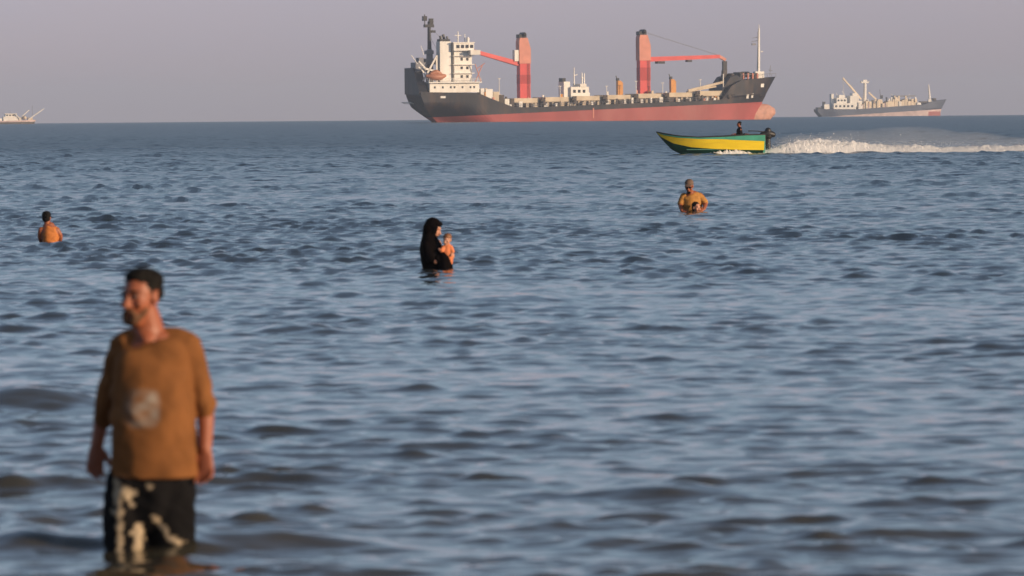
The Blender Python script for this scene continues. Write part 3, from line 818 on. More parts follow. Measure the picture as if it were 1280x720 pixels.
def nz3(co, s, seed=0.0):
    """cheap smooth value noise in -1..1"""
    x = co * s
    return (np.sin(x[:, 0] * 1.7 + 2.1 * np.sin(x[:, 2] * 1.1 + seed) + seed) * np.cos(x[:, 2] * 1.3 + 1.7 * np.sin(x[:, 1] * 0.9 + 2 * seed)) +
            np.sin(x[:, 1] * 2.3 + x[:, 0] * 1.1 + 1.3 * seed + 1.5 * np.sin(x[:, 2] * 2.0))) * 0.5

def head(gg, c, yaw=0.0, nod=0.0, s=1.0, face=True, ears=True):
    """skull, jaw and features; yaw 0 faces the camera (-Y), positive turns towards +X"""
    Mh = Matrix.Rotation(yaw, 3, 'Z') @ Matrix.Rotation(nod, 3, 'X')
    c = Vector(c)
    def T(p): return c + Mh @ (Vector(p) * s)
    def ball(p, r): gg.ball(T(p), tuple(k * s for k in r), Mh)
    ball((0, 0.012, 0.035), (0.074, 0.092, 0.082))
    gg.limb([T((0, -0.012, 0.02)), T((0, -0.028, -0.045)), T((0, -0.045, -0.088))], [(0.066 * s, 0.068 * s), (0.058 * s, 0.058 * s), (0.040 * s, 0.040 * s)], side=Mh @ Vector((1, 0, 0)))
    ball((0, -0.074, -0.100), (0.024, 0.018, 0.016))
    if face:
        gg.limb([T((0, -0.084, 0.022)), T((0, -0.098, -0.008)), T((0, -0.110, -0.026))], [0.009 * s, 0.011 * s, 0.015 * s], n=10)
        ball((0, -0.078, 0.034), (0.050, 0.014, 0.011))
        for q in (-1, 1):
            ball((q * 0.043, -0.062, -0.022), (0.022, 0.022, 0.020))
            ball((q * 0.014, -0.096, -0.032), (0.010, 0.010, 0.008))
        ball((0, -0.085, -0.060), (0.024, 0.014, 0.007))
        ball((0, -0.083, -0.072), (0.020, 0.013, 0.007))
    if ears:
        for q in (-1, 1):
            ball((q * 0.077, 0.012, -0.004), (0.009, 0.020, 0.033))
    return Mh, T

def hand(gg, wrist, down, front, thumb_side, s=1.0):
    """relaxed open hand: palm, four unequal curled fingers and a thumb leaving the side of the palm"""
    w = Vector(wrist); d = Vector(down).normalized()
    f = Vector(front); f = (f - d * f.dot(d)).normalized()       # palm normal side the fingers curl towards
    t = Vector(thumb_side); t = (t - d * t.dot(d) - f * t.dot(f)).normalized()
    gg.limb([w, w + d * 0.035 * s, w + d * 0.09 * s], [(0.026 * s, 0.019 * s), (0.036 * s, 0.016 * s), (0.040 * s, 0.014 * s)], side=t)
    for k, (off, L) in enumerate(((0.030, 0.070), (0.010, 0.080), (-0.010, 0.074), (-0.029, 0.058))):
        b = w + d * 0.088 * s + t * off * s
        p1 = b + d * (0.45 * L * s) + f * 0.006 * s + t * off * 0.15 * s
        p2 = p1 + d * (0.30 * L * s) + f * 0.016 * s
        p3 = p2 + d * (0.18 * L * s) + f * 0.018 * s
        gg.limb([b, p1, p2, p3], [0.0098 * s, 0.0092 * s, 0.0085 * s, 0.0072 * s], n=8, sub=2)
    b = w + d * 0.028 * s + t * 0.026 * s
    gg.limb([b, b + d * 0.030 * s + t * 0.026 * s + f * 0.010 * s, b + d * 0.062 * s + t * 0.032 * s + f * 0.022 * s], [0.014 * s, 0.012 * s, 0.009 * s], n=8, sub=2)

# --- the man wading in front
def wading_man():
    p = on_water(190, 688)
    WD = 0.53
    root = empty('person', p - Vector((0, 0, WD)), 0.0, 'man in a mustard brown shirt and patterned black trousers wading knee deep', 'person')
    def px(x, y, d=0.0):                                        # his measures were read off in photo units of 289 px per metre
        return Vector(((x - 190) / 289, d, WD + (688 - y) / 289))
    b = Geo()
    HC = px(179, 371, -0.02)
    yaw = rad(-36)
    Mh, T = head(b, HC, yaw, rad(4), 0.96)
    b.limb([px(188, 428, 0.03), px(186, 406, 0.02), px(182, 386, 0.0)], [(0.078, 0.068), (0.070, 0.064), (0.062, 0.060)])
    b.limb([px(185, 412, -0.02), px(187, 424, -0.065)], [(0.045, 0.02), (0.022, 0.012)])
    b.limb([px(195, 600, 0.02), px(195, 560, 0.0), px(194, 510, -0.01), px(194, 460, 0.01), px(193, 428, 0.02)],
           [(0.140, 0.100), (0.140, 0.110), (0.140, 0.105), (0.138, 0.095), (0.110, 0.065)])
    shL, shR = px(155, 434, 0.05), px(237, 433, 0.03)
    elL, wrL = px(131, 500, 0.20), px(119, 556, 0.21)
    elR, wrR = px(257, 505, 0.04), px(258, 560, -0.03)
    b.limb([shL, elL, wrL], [0.046, 0.038, 0.029])
    b.limb([shR, elR, wrR], [0.046, 0.039, 0.030])
    hand(b, wrL, (-0.10, -0.22, -1), (0.35, -1, 0), (0.9, -0.35, 0))
    hand(b, wrR, (0.02, -0.22, -1), (-0.35, -1, 0), (-0.9, -0.35, 0))
    for (hx, kx, fx) in ((168, 163, 160), (216, 217, 220)):
        b.limb([px(hx, 590, 0.0), px(kx, 690, -0.03), px(fx, 815, 0.05)], [(0.095, 0.10), (0.062, 0.066), (0.040, 0.042)])
        b.limb([px(fx, 828, 0.07), px(fx, 834, -0.10)], [(0.045, 0.03), (0.042, 0.02)])
    b.sculpt('body', M['skin'], root, voxel=0.0062, smooth=3)
    # hair, brows, beard, eyes
    h = Geo()
    def hb(pnt, r): h.ball(T(pnt), r, Mh, 20, 14)
    hb((0, 0.034, 0.072), (0.080, 0.088, 0.060)); hb((0, -0.006, 0.100), (0.058, 0.060, 0.030)); hb((0, 0.066, 0.022), (0.066, 0.050, 0.060)); hb((0, 0.010, 0.112), (0.055, 0.06, 0.026))
    for q in (-1, 1): hb((q * 0.064, 0.014, 0.048), (0.016, 0.036, 0.028)); hb((q * 0.069, 0.000, 0.020), (0.007, 0.010, 0.018))
    h.sculpt('hair', M['hair'], root, 0.007, 2, fold=lambda co: 0.005 * nz3(co, 70.0) + 0.005 * nz3(co, 170.0, 2.0))
    h = Geo()
    hb((0, -0.070, -0.099), (0.034, 0.026, 0.023))
    for q in (-1, 1):
        h.limb([T((q * 0.020, -0.080, -0.098)), T((q * 0.044, -0.058, -0.076)), T((q * 0.058, -0.028, -0.046))], [0.019, 0.015, 0.010])
        h.limb([T((0, -0.099, -0.047)), T((q * 0.026, -0.088, -0.060)), T((q * 0.030, -0.082, -0.085))], [0.008, 0.010, 0.011])
    h.sculpt('beard', M['beard'], root, 0.006, 2, fold=lambda co: 0.002 * nz3(co, 160.0))
    for q in (-1, 1):
        h = Geo(); h.limb([T((q * 0.014, -0.090, 0.032)), T((q * 0.034, -0.086, 0.038)), T((q * 0.052, -0.070, 0.032))], [0.005, 0.0055, 0.004], n=8); h.build('eyebrow', M['hair'], root, True)
        h = Geo(); hb((q * 0.031, -0.076, 0.013), (0.013, 0.012, 0.010)); h.build('eye', M['eye'], root, True)
    # shirt
    c = Geo()
    c.limb([px(195, 596, -0.005), px(195, 562, -0.01), px(193, 515, -0.02), px(192, 470, 0.0), px(194, 440, 0.02), px(192, 428, 0.025)],
           [(0.190, 0.140), (0.186, 0.150), (0.178, 0.156), (0.168, 0.132), (0.158, 0.105), (0.110, 0.075)], n=32, sq=0.86, round_ends=False)
    c.limb([shL + Vector((0.005, 0, 0.0)), px(166, 428, 0.035), px(188, 424, 0.045), px(218, 427, 0.035), shR + Vector((-0.005, 0, 0.0))], [(0.060, 0.060), (0.062, 0.064), (0.056, 0.056), (0.062, 0.066), (0.062, 0.062)], side=(0, 1, 0), n=18)
    for (a, e, w_, sg) in ((shL, px(131, 500, 0.20), px(127, 525, 0.205), -1), (shR, px(256, 498, 0.045), px(258, 514, 0.03), 1)):
        c.limb([a + Vector((-sg * 0.03, 0, 0.0)), a, a.lerp(e, 0.55), w_], [(0.060, 0.064), (0.060, 0.064), (0.050, 0.056), (0.046, 0.052)], n=18)
    def folds(co):
        r = 0.0095 * nz3(co * np.array([1, 1, 0.35]), 20.0, 0.7) + 0.0100 * np.sin(co[:, 2] * 52 + 6.0 * np.sin(co[:, 0] * 11 + 0.6)) * np.clip(nz3(co, 9.0, 2.2), 0, 1) + 0.0018 * nz3(co * np.array([1, 1, 0.6]), 45.0, 3.0)
        hem = np.clip((px(0, 560).z - co[:, 2]) / 0.12, 0, 1)
        return r + 0.004 * hem * np.sin(co[:, 0] * 34 + 9 * co[:, 1])
    sh = c.sculpt('shirt', print_cloth('shirt_mustard', (0.205, 0.083, 0.027), (0.26, 0.22, 0.18)), root, 0.0085, 4, folds)
    def shirt_print(co):
        u = (co[:, 0] - px(180, 0).x) / 0.085
        v = (co[:, 2] - px(0, 508).z) / 0.085
        m = np.clip(1.25 - (np.abs(u) ** 4 + np.abs(v) ** 4), 0, 1) * (co[:, 1] < 0)
        return m * np.clip(0.55 + 0.5 * nz3(co, 40.0, 1.0) + 0.45 * u, 0.15, 0.95)
    set_print(sh, shirt_print)
    # trousers
    c = Geo()
    c.limb([px(196, 570, 0.0), px(194, 605, 0.0), px(190, 632, 0.0)], [(0.150, 0.115), (0.180, 0.130), (0.185, 0.130)], n=24)
    c.limb([px(164, 600, 0.0), px(159, 650, -0.01), px(159, 700, -0.01), px(158, 800, 0.04)], [(0.105, 0.115), (0.098, 0.11), (0.092, 0.105), (0.07, 0.08)], n=20)
    c.limb([px(214, 600, 0.0), px(217, 650, -0.01), px(216, 700, -0.01), px(219, 800, 0.04)], [(0.105, 0.115), (0.096, 0.11), (0.090, 0.105), (0.07, 0.08)], n=20)
    tr = c.sculpt('trousers', print_cloth('trousers_black', (0.006, 0.0055, 0.006), (0.46, 0.36, 0.24), var=0.3), root, 0.009, 3,
                  lambda co: 0.008 * nz3(co * np.array([1, 1, 0.3]), 26.0, 1.9) + 0.005 * nz3(co, 40.0, 5.0))
    segs = [((147, 602), (152, 650), 9), ((152, 650), (151, 690), 8), ((150, 612), (170, 614), 11), ((164, 618), (168, 628), 8), ((176, 655), (174, 690), 10), ((166, 664), (176, 656), 5),
            ((196, 646), (210, 664), 8), ((218, 672), (236, 684), 9), ((186, 603), (190, 608), 6), ((138, 636), (146, 640), 5)]
    def tprint(co):
        x = co[:, 0] * 289 + 190; y = 688 - (co[:, 2] - WD) * 289
        wob = 3.2 * nz3(co, 55.0, 0.4) + 1.0 * nz3(co, 95.0, 2.4) + 0.8
        out = np.zeros(len(co))
        for (a, b_, w) in segs:
            ax, ay = a; bx, by = b_
            t = np.clip(((x - ax) * (bx - ax) + (y - ay) * (by - ay)) / ((bx - ax) ** 2 + (by - ay) ** 2), 0, 1)
            dd = np.hypot(x - ax - t * (bx - ax), y - ay - t * (by - ay)) + wob
            out = np.maximum(out, np.clip((w * 0.70 - dd) / 2.6, 0, 1))
        back = np.clip((nz3(co, 30.0, 4.0) - 0.45) * 6, 0, 1)
        return np.where(co[:, 1] < 0.02, out, back) * 0.9
    set_print(tr, tprint)
    return root
wading_man()

# --- woman in black holding a small child
def woman_and_child():
    p = on_water(543, 337)
    WD = 0.95
    root = empty('person', p - Vector((0, 0, WD)), 0.0, 'woman in a black veil and robe standing waist deep holding a small child', 'person')
    def px(x, y, d=0.0): return Vector(((x - 540) / 103.1, d, WD + (337 - y) / 103.1))
    b = Geo()
    Mh, T = head(b, px(539.5, 286, -0.02), rad(70), rad(22), 0.94, ears=False)
    b.limb([px(536, 305), px(538, 292)], [0.055, 0.052])
    b.limb([px(541, 345), px(539, 325), px(536, 306)], [(0.14, 0.11), (0.15, 0.11), (0.13, 0.09)])
    b.limb([px(530, 308, -0.10), px(537, 326, -0.17), px(552, 322, -0.17)], [0.045, 0.038, 0.028])
    b.limb([px(540, 308, 0.10), px(548, 326, 0.12), px(560, 322, 0.05)], [0.045, 0.038, 0.028])
    hand(b, px(552, 322, -0.17), (1, 0.25, 0.12), (0, 1, 0.1), (0, 0.1, 1), 0.9)
    for q in (-1, 1):
        b.limb([px(541 + q * 8, 340), px(541 + q * 8, 385), px(541 + q * 8, 428, 0.02)], [(0.085, 0.09), (0.06, 0.06), (0.04, 0.04)])
        b.limb([px(541 + q * 8, 430, 0.02), px(549 + q * 8, 431, -0.05)], [0.035, 0.03])
    b.sculpt('body', M['skin_light'], root, 0.009, 2)
    v = Geo()
    # the veil: hood that leaves the face free, falling over shoulders and arms
    for (pt, r) in (((0, 0.030, 0.052), (0.094, 0.098, 0.088)), ((0, 0.048, -0.010), (0.096, 0.088, 0.112)), ((0, -0.030, 0.088), (0.070, 0.058, 0.036)), ((-0.062, -0.036, -0.02), (0.026, 0.044, 0.085)), ((0.062, -0.036, -0.02), (0.026, 0.044, 0.085)), ((0, -0.030, -0.125), (0.06, 0.055, 0.030))):
        v.ball(T(pt), tuple(k * 0.98 for k in r), Mh)
    v.limb([px(537.5, 282, 0.01), px(534.5, 296, 0.01), px(536, 310, 0.0), px(538.5, 325, 0.0), px(542, 340, 0.0), px(543, 400, 0.0)], [(0.085, 0.09), (0.095, 0.125), (0.140, 0.170), (0.150, 0.180), (0.160, 0.175), (0.20, 0.20)], n=24)
    v.limb([px(531, 307, -0.11), px(537, 324, -0.17), px(549, 323, -0.17)], [0.062, 0.062, 0.050], n=14)
    v.limb([px(541, 307, 0.11), px(549, 324, 0.12), px(559, 322, 0.06)], [0.062, 0.062, 0.050], n=14)
    v.limb([px(547, 316, -0.06), px(553, 328, -0.12), px(555, 345, -0.12)], [(0.08, 0.12), (0.085, 0.14), (0.09, 0.14)], n=16)
    v.sculpt('robe', M['abaya'], root, 0.010, 3, lambda co: 0.006 * nz3(co * np.array([1, 1, 0.4]), 24.0, 1.0))
    # child
    cp = p - Vector((0, 0, WD)) + px(556.5, 314, -0.15)
    ch = empty('person', cp, 0.0, 'small child in orange clothes held against the woman in black', 'person')
    b = Geo()
    Mh, T = head(b, (0.0, 0.0, 0.135), rad(-30), rad(10), 0.62)
    b.limb([(0, 0, 0.05), (0, 0, 0.10)], [0.03, 0.03])
    b.limb([(0, 0.02, -0.10), (0, 0, -0.02), (0, 0, 0.055)], [(0.055, 0.05), (0.06, 0.05), (0.05, 0.04)])
    b.limb([(-0.045, -0.02, 0.05), (-0.075, -0.06, 0.01), (-0.10, -0.05, 0.03)], [0.022, 0.018, 0.014])
    b.limb([(0.045, -0.01, 0.05), (0.062, -0.03, -0.01), (0.045, -0.06, -0.05)], [0.022, 0.018, 0.014])
    for q in (-1, 1):
        b.limb([(q * 0.03, 0.0, -0.08), (-0.06, q * 0.05 + 0.02, -0.12), (-0.08, q * 0.04 + 0.06, -0.18)], [0.036, 0.03, 0.02])
    b.sculpt('body', M['skin_light'], ch, 0.007, 2)
    h = Geo(); h.ball(T((0, 0.022, 0.06)), (0.052, 0.060, 0.048), Mh); h.sculpt('hair', mat('hair_brown', (0.20, 0.085, 0.035), 0.6, var=0.3, scale=40), ch, 0.007, 2)
    c = Geo()
    c.limb([(0, 0.02, -0.13), (0, 0, -0.03), (0, 0, 0.05)], [(0.068, 0.062), (0.070, 0.060), (0.056, 0.05)])
    c.limb([(0.04, -0.01, 0.045), (0.062, -0.03, 0.0)], [0.032, 0.028]); c.limb([(-0.04, -0.02, 0.045), (-0.07, -0.05, 0.012)], [0.032, 0.028])
    c.sculpt('clothes', M['peach'], ch, 0.007, 2)
woman_and_child()

# --- man in cap and sunglasses with a child in the water before him
def cap_man():
    p = on_water(865, 265)
    WD = 1.08
    root = empty('person', p - Vector((0, 0, WD)), 0.0, 'person in brown cap, sunglasses and mustard top bending over a child in the water', 'person')
    def px(x, y, d=0.0): return Vector(((x - 865) / 66.3, d, WD + (265 - y) / 66.3))
    b = Geo()
    Mh, T = head(b, px(861.5, 233, -0.12), rad(-12), rad(20), 1.0)
    b.limb([px(863, 244), px(862, 237, -0.07)], [0.06, 0.055])
    b.limb([px(866, 285, 0.05), px(866, 265, 0.02), px(865, 252), px(865, 243)], [(0.16, 0.11), (0.16, 0.12), (0.17, 0.11), (0.12, 0.08)])
    wr1, wr2 = px(852, 263, -0.20), px(879.5, 261, -0.22)
    b.limb([px(854, 245), px(850.5, 255, -0.05), wr1], [0.055, 0.046, 0.032])
    b.limb([px(876, 245), px(881.5, 254, -0.05), wr2], [0.055, 0.046, 0.032])
    hand(b, wr1, (0.7, -0.5, -0.3), (0.5, 0.4, -0.7), (0, 0, 1)); hand(b, wr2, (-0.6, -0.5, -0.3), (-0.5, 0.4, -0.7), (0, 0, 1))
    for q in (-1, 1):
        b.limb([px(866 + q * 6, 278, 0.05), px(866 + q * 7, 305, -0.02), px(866 + q * 7, 333, 0.05)], [(0.09, 0.1), (0.06, 0.065), (0.04, 0.042)])
        b.limb([px(866 + q * 7, 334, 0.07), px(866 + q * 7, 335, -0.1)], [0.035, 0.03])
    b.sculpt('body', M['skin'], root, 0.009, 2)
    c = Geo()
    c.limb([px(866, 284, 0.05), px(866, 264, 0.01), px(865, 252, -0.01), px(865, 245, 0.0), px(864, 242)], [(0.175, 0.13), (0.178, 0.14), (0.188, 0.13), (0.175, 0.105), (0.085, 0.07)], n=22)
    c.limb([px(855, 245.5), px(850.8, 254, -0.04)], [0.070, 0.062]); c.limb([px(875, 245.5), px(881, 253, -0.04)], [0.070, 0.062])
    c.sculpt('top', M['cloth_mustard'], root, 0.010, 3, lambda co: 0.007 * nz3(co, 24.0, 2.0))
    k = Geo()
    k.ball(T((0, 0.022, 0.062)), (0.086, 0.100, 0.078), Mh); k.limb([T((0, -0.06, 0.062)), T((0, -0.135, 0.048))], [(0.070, 0.012), (0.058, 0.008)], side=Mh @ Vector((1, 0, 0)))
    k.sculpt('cap', M['cap'], root, 0.008, 2)
    k = Geo()
    for q in (-1, 1):
        k.ball(T((q * 0.034, -0.090, 0.010)), (0.030, 0.010, 0.021), Mh); k.limb([T((q * 0.060, -0.078, 0.014)), T((q * 0.080, 0.0, 0.010))], [0.005, 0.005], n=8)
    k.limb([T((-0.02, -0.095, 0.014)), T((0.02, -0.095, 0.014))], [0.006, 0.006], n=8)
    k.sculpt('sunglasses', M['glasses'], root, 0.005, 1)
    k = Geo(); k.ball(T((0, -0.074, -0.092)), (0.040, 0.032, 0.034), Mh); k.sculpt('beard', M['hair'], root, 0.008, 2)
    # child
    cp = on_water(872, 266)
    cp = Vector((cp.x, p.y - 0.30, p.z))
    ch = empty('person', cp - Vector((0, 0, 0.80)), 0.0, 'dark haired child neck deep between the arms of the person in sunglasses', 'person')
    b = Geo()
    Mh, T = head(b, (0, 0, 0.88), rad(42), rad(8), 0.88)
    b.limb([(0, 0, 0.70), (0, 0, 0.82)], [0.045, 0.042])
    b.limb([(0, 0, 0.35), (0, 0, 0.55), (0, 0, 0.70)], [(0.10, 0.08), (0.11, 0.08), (0.09, 0.06)])
    for q in (-1, 1):
        b.limb([(q * 0.10, 0, 0.70), (q * 0.15, 0, 0.55), (q * 0.15, -0.05, 0.40)], [0.038, 0.03, 0.02])
        b.limb([(q * 0.05, 0, 0.36), (q * 0.06, 0, 0.18), (q * 0.06, 0, 0.02)], [0.055, 0.042, 0.03])
    b.sculpt('body', M['skin_light'], ch, 0.009, 2)
    h = Geo()
    h.ball(T((0, 0.030, 0.055)), (0.074, 0.080, 0.070), Mh); h.ball(T((0, 0.05, -0.01)), (0.068, 0.05, 0.065), Mh)
    h.sculpt('hair', M['hair'], ch, 0.008, 2, lambda co: 0.004 * nz3(co, 70.0))
cap_man()

# --- boy seen from behind
def boy():
    p = on_water(62, 304)
    WD = 0.85
    root = empty('person', p - Vector((0, 0, WD - 0.045)), 0.0, 'dark haired youngster in orange seen from behind, chest deep in the sea', 'person')
    def px(x, y, d=0.0): return Vector(((x - 62) / 83.4, d, WD + (304 - y) / 83.4))
    b = Geo()
    Mh, T = head(b, px(58.5, 276.5, 0.02), rad(172), rad(10), 0.80)
    b.limb([px(60, 290), px(59, 281)], [0.05, 0.046])
    b.limb([px(63, 325), px(63, 308), px(62, 294), px(61, 286)], [(0.11, 0.09), (0.12, 0.09), (0.13, 0.09), (0.09, 0.06)])
    b.limb([px(51.5, 291), px(50, 301, 0.03), px(53, 311, 0.15)], [0.044, 0.036, 0.026])
    b.limb([px(71, 291), px(75.5, 300, 0.03), px(72, 311, 0.15)], [0.044, 0.036, 0.026])
    for q in (-1, 1):
        b.limb([px(63 + q * 5, 322), px(63 + q * 5, 348), px(63 + q * 5, 373)], [0.07, 0.05, 0.035])
    b.sculpt('body', M['skin'], root, 0.009, 2)
    c = Geo()
    c.limb([px(63, 325), px(63, 308, 0), px(62.5, 296, 0), px(61.5, 289, 0), px(60.5, 285, 0.0)], [(0.118, 0.11), (0.120, 0.11), (0.124, 0.105), (0.095, 0.08), (0.055, 0.055)], n=20)
    c.limb([px(54, 290.5), px(52, 298, 0.02)], [0.044, 0.042])
    c.limb([px(69.5, 290), px(73, 298, 0.02)], [0.044, 0.042])
    c.sculpt('shirt', M['cloth_orange'], root, 0.009, 2, lambda co: 0.006 * nz3(co, 26.0, 2.0))
    h = Geo()
    for (pt, r) in (((0, 0.026, 0.052), (0.070, 0.080, 0.068)), ((0, 0.052, -0.008), (0.064, 0.046, 0.062)), ((0, -0.02, 0.08), (0.052, 0.05, 0.03))):
        h.ball(T(pt), r, Mh)
    h.sculpt('hair', M['hair'], root, 0.008, 2, lambda co: 0.005 * nz3(co, 60.0))
boy()

# ------------------------------------------------------------------ speedboat
M['boat_yellow'] = mat('boat_yellow', (0.84, 0.62, 0.03), 0.4, var=0.1, scale=1.5, grime=(0.45, 0.28, 0.06), grime_amt=0.6, stretch=(0.4, 1, 2))
M['boat_green'] = mat('boat_dark_green', (0.010, 0.075, 0.050), 0.4, var=0.15, scale=2.0)
M['boat_teal'] = mat('boat_teal', (0.07, 0.36, 0.26), 0.5, var=0.15, scale=2.0)
M['boat_dark'] = mat('boat_dark_rim', (0.03, 0.03, 0.03), 0.5)
M['boat_inside'] = mat('boat_inside', (0.10, 0.26, 0.20), 0.7, var=0.2, scale=3.0)
BOAT = on_water(894, 192.8)
def boat():
    root = empty('speedboat', BOAT, rad(180 + 9), 'yellow and green open speedboat racing across the bay', 'boat')
    # local +X is the bow (image left after the turn); profile read in photo units of 28.3 px per metre
    def s(x): return (894 - x) / 28.3
    xb, xs = s(818.5), s(954)
    def bowx(z): return interp(z, [(-0.3, s(843)), (0.0, s(839)), (0.30, s(831)), (0.65, s(823.5)), (1.02, s(817.5))])
    sheer = [(xs, 0.85), (s(930), 0.84), (s(900), 0.78), (s(870), 0.76), (s(845), 0.82), (s(828), 0.93), (xb, 1.01)]
    chine = [(xs, 0.17), (s(925), 0.19), (s(890), 0.24), (s(860), 0.33), (s(838), 0.52), (s(824), 0.80), (xb, 1.0)]
    rim = [(xs, 0.57), (s(925), 0.62), (s(900), 0.67), (s(870), 0.69), (s(845), 0.75), (s(828), 0.87), (xb, 1.0)]
    def hbw(x, z):
        t = min(max((bowx(z) - x) / 2.2, 0), 1)
        full = 0.55 + 0.30 * min(max(z, 0), 0.9)
        return max(full * (1 - (1 - t) ** 2.1), 0.012) * (0.90 + 0.10 * min((x - xs) / 1.2, 1))
    def strip(name, lo, hi, m, inset=0.0, n=46, nz=5, thick=0.035):
        gg = Geo()
        for sg in (-1, 1):
            rings = []
            for i in range(n):
                x = xs + (xb - xs) * (i / (n - 1))
                a, b = interp(x, lo), interp(x, hi)
                outer, inner = [], []
                for k in range(nz):
                    z = a + (b - a) * k / (nz - 1)
                    xx = min(x, bowx(z))
                    w = hbw(xx, z)
                    outer.append((xx, sg * (w + inset), z)); inner.append((xx, sg * max(w - thick, 0.003), z))
                rings.append(outer + inner[::-1])
            gg.rings(rings)
        return gg.build(name, m, root, False)
    strip('hull_side', chine, rim, M['boat_yellow'])
    strip('sheer_strake', [(x, z + 0.004) for x, z in rim], sheer, M['boat_teal'], inset=0.012)
    # bottom
    gg = Geo(); rings = []
    for i in range(46):
        x = xs + (xb - xs) * (i / 45)
        zc = interp(x, chine) - 0.004
        keel = interp(x, [(xs, -0.22), (s(880), -0.18), (s(852), -0.02), (s(838), 0.22), (s(826), 0.66), (xb, 0.99)])
        ring = []
        for k in range(13):
            t = k / 12 * 2 - 1
            z = keel + (zc - keel) * abs(t) ** 1.25
            xx = min(x, bowx(z))
            ring.append((xx, hbw(xx, zc) * t * 0.995, z))
        rings.append(ring)
    gg.rings(rings, closed=True)
    gg.build('hull_bottom', M['boat_green'], root)
    # gunwale caps, deck, thwarts
    for sg in (-1, 1):
        gg = Geo(); pts = []
        for i in range(24):
            x = xs + (xb - 0.02 - xs) * i / 23
            pts.append((x, sg * (hbw(x, interp(x, sheer)) - 0.01), interp(x, sheer) + 0.012))
        gg.limb(pts, [0.030] * len(pts), n=8, sub=1); gg.build('gunwale', M['boat_teal'] if sg == 9 else M['boat_dark'], root, True)
    gg = Geo(); rings = []
    for i in range(14):
        x = s(858) + (xb - 0.1 - s(858)) * i / 13
        w = hbw(x, interp(x, sheer)) - 0.04; z = interp(x, sheer) - 0.03
        rings.append([(x, -w, z), (x, w, z), (x, w, z - 0.03), (x, -w, z - 0.03)])
    gg.rings(rings); gg.build('foredeck', M['boat_dark'], root)
    gg = Geo(); rings = []
    for i in range(20):
        x = xs + 0.02 + (s(856) - xs) * i / 19
        w = hbw(x, 0.3) - 0.05
        rings.append([(x, -w, 0.24), (x, w, 0.24), (x, w, 0.20), (x, -w, 0.20)])
    gg.rings(rings); gg.build('floor', M['boat_inside'], root)
    for x in (s(905), s(880)):
        w = hbw(x, 0.55) - 0.03
        gg = Geo(); gg.box(x - 0.13, x + 0.13, -w, w, 0.50, 0.55); gg.build('thwart', M['boat_inside'], root)
    gg = Geo(); w = hbw(xs, 0.5) - 0.02
    gg.prism_yz([(-w * 0.75, -0.1), (w * 0.75, -0.1), (w, 0.5), (w, 0.84), (-w, 0.84), (-w, 0.5)], xs - 0.05, xs + 0.03); gg.build('transom', M['boat_teal'], root)
    gg = Geo(); w = hbw(s(935), 0.8) - 0.05
    gg.box(xs + 0.035, s(938), -w, w, 0.70, 0.84); gg.build('stern_deck', M['boat_teal'], root)
    # outboard motor
    mo = Geo(); mo.limb([(xs - 0.52, 0, 0.86), (xs - 0.30, 0, 0.90), (xs - 0.04, 0, 0.86)], [(0.15, 0.13), (0.19, 0.17), (0.15, 0.13)], side=(0, 1, 0), n=16); mo.limb([(xs - 0.3, 0, 0.8), (xs - 0.3, 0, 1.03)], [(0.17, 0.19), (0.15, 0.15)], side=(0, 1, 0), n=14)
    me = mo.sculpt('outboard_motor', M['black'], root, 0.02, 2)
    q = Geo(); q.limb([(xs - 0.28, 0, 0.80), (xs - 0.30, 0, 0.35), (xs - 0.32, 0, -0.25)], [(0.10, 0.13), (0.07, 0.12), (0.05, 0.10)], side=(0, 1, 0), n=12); q.build('drive_leg', M['black'], me, True)
    q = Geo(); q.box(xs - 0.62, xs - 0.12, -0.14, 0.14, 0.05, 0.08); q.build('cavitation_plate', M['black'], me)
    q = Geo(); q.box(xs - 0.18, xs - 0.03, -0.16, 0.16, 0.48, 0.90); q.build('clamp', M['black'], me)
    q = Geo(); q.limb([(xs - 0.10, 0.1, 0.98), (xs + 0.25, 0.14, 1.02), (xs + 0.62, 0.16, 1.03)], [0.022, 0.020, 0.026], n=8); q.build('tiller', M['black'], me, True)
    q = Geo()
    for k in range(3):
        a = k * 2 * math.pi / 3
        q.limb([(xs - 0.46, 0, -0.2), (xs - 0.46, 0.08 * math.cos(a), -0.2 + 0.08 * math.sin(a)), (xs - 0.44, 0.16 * math.cos(a), -0.2 + 0.16 * math.sin(a))], [(0.02, 0.02), (0.05, 0.012), (0.03, 0.008)], n=8)
    q.build('propeller', M['ship_grey'], me, True)
    # helmsman on the stern thwart
    gg = Geo(); gg.box(s(934), s(917), -0.5, 0.5, 0.50, 0.56); gg.build('stern_thwart', M['boat_inside'], root)
    R2 = Matrix.Rotation(rad(189), 3, 'Z')
    hp = BOAT + R2 @ Vector((s(926), 0.0, 0.60))
    pr = empty('person', hp, rad(189), 'person in dark clothes sitting at the stern of the yellow speedboat', 'person')
    b = Geo()
    Mh, T = head(b, (0.03, 0, 0.74), rad(90), rad(5), 0.96)
    b.limb([(0, 0, 0.55), (0.02, 0, 0.66)], [0.055, 0.052])
    b.limb([(-0.03, 0, 0.05), (0.0, 0, 0.25), (0.02, 0, 0.44), (0.0, 0, 0.56)], [(0.12, 0.15), (0.11, 0.15), (0.11, 0.17), (0.08, 0.12)])
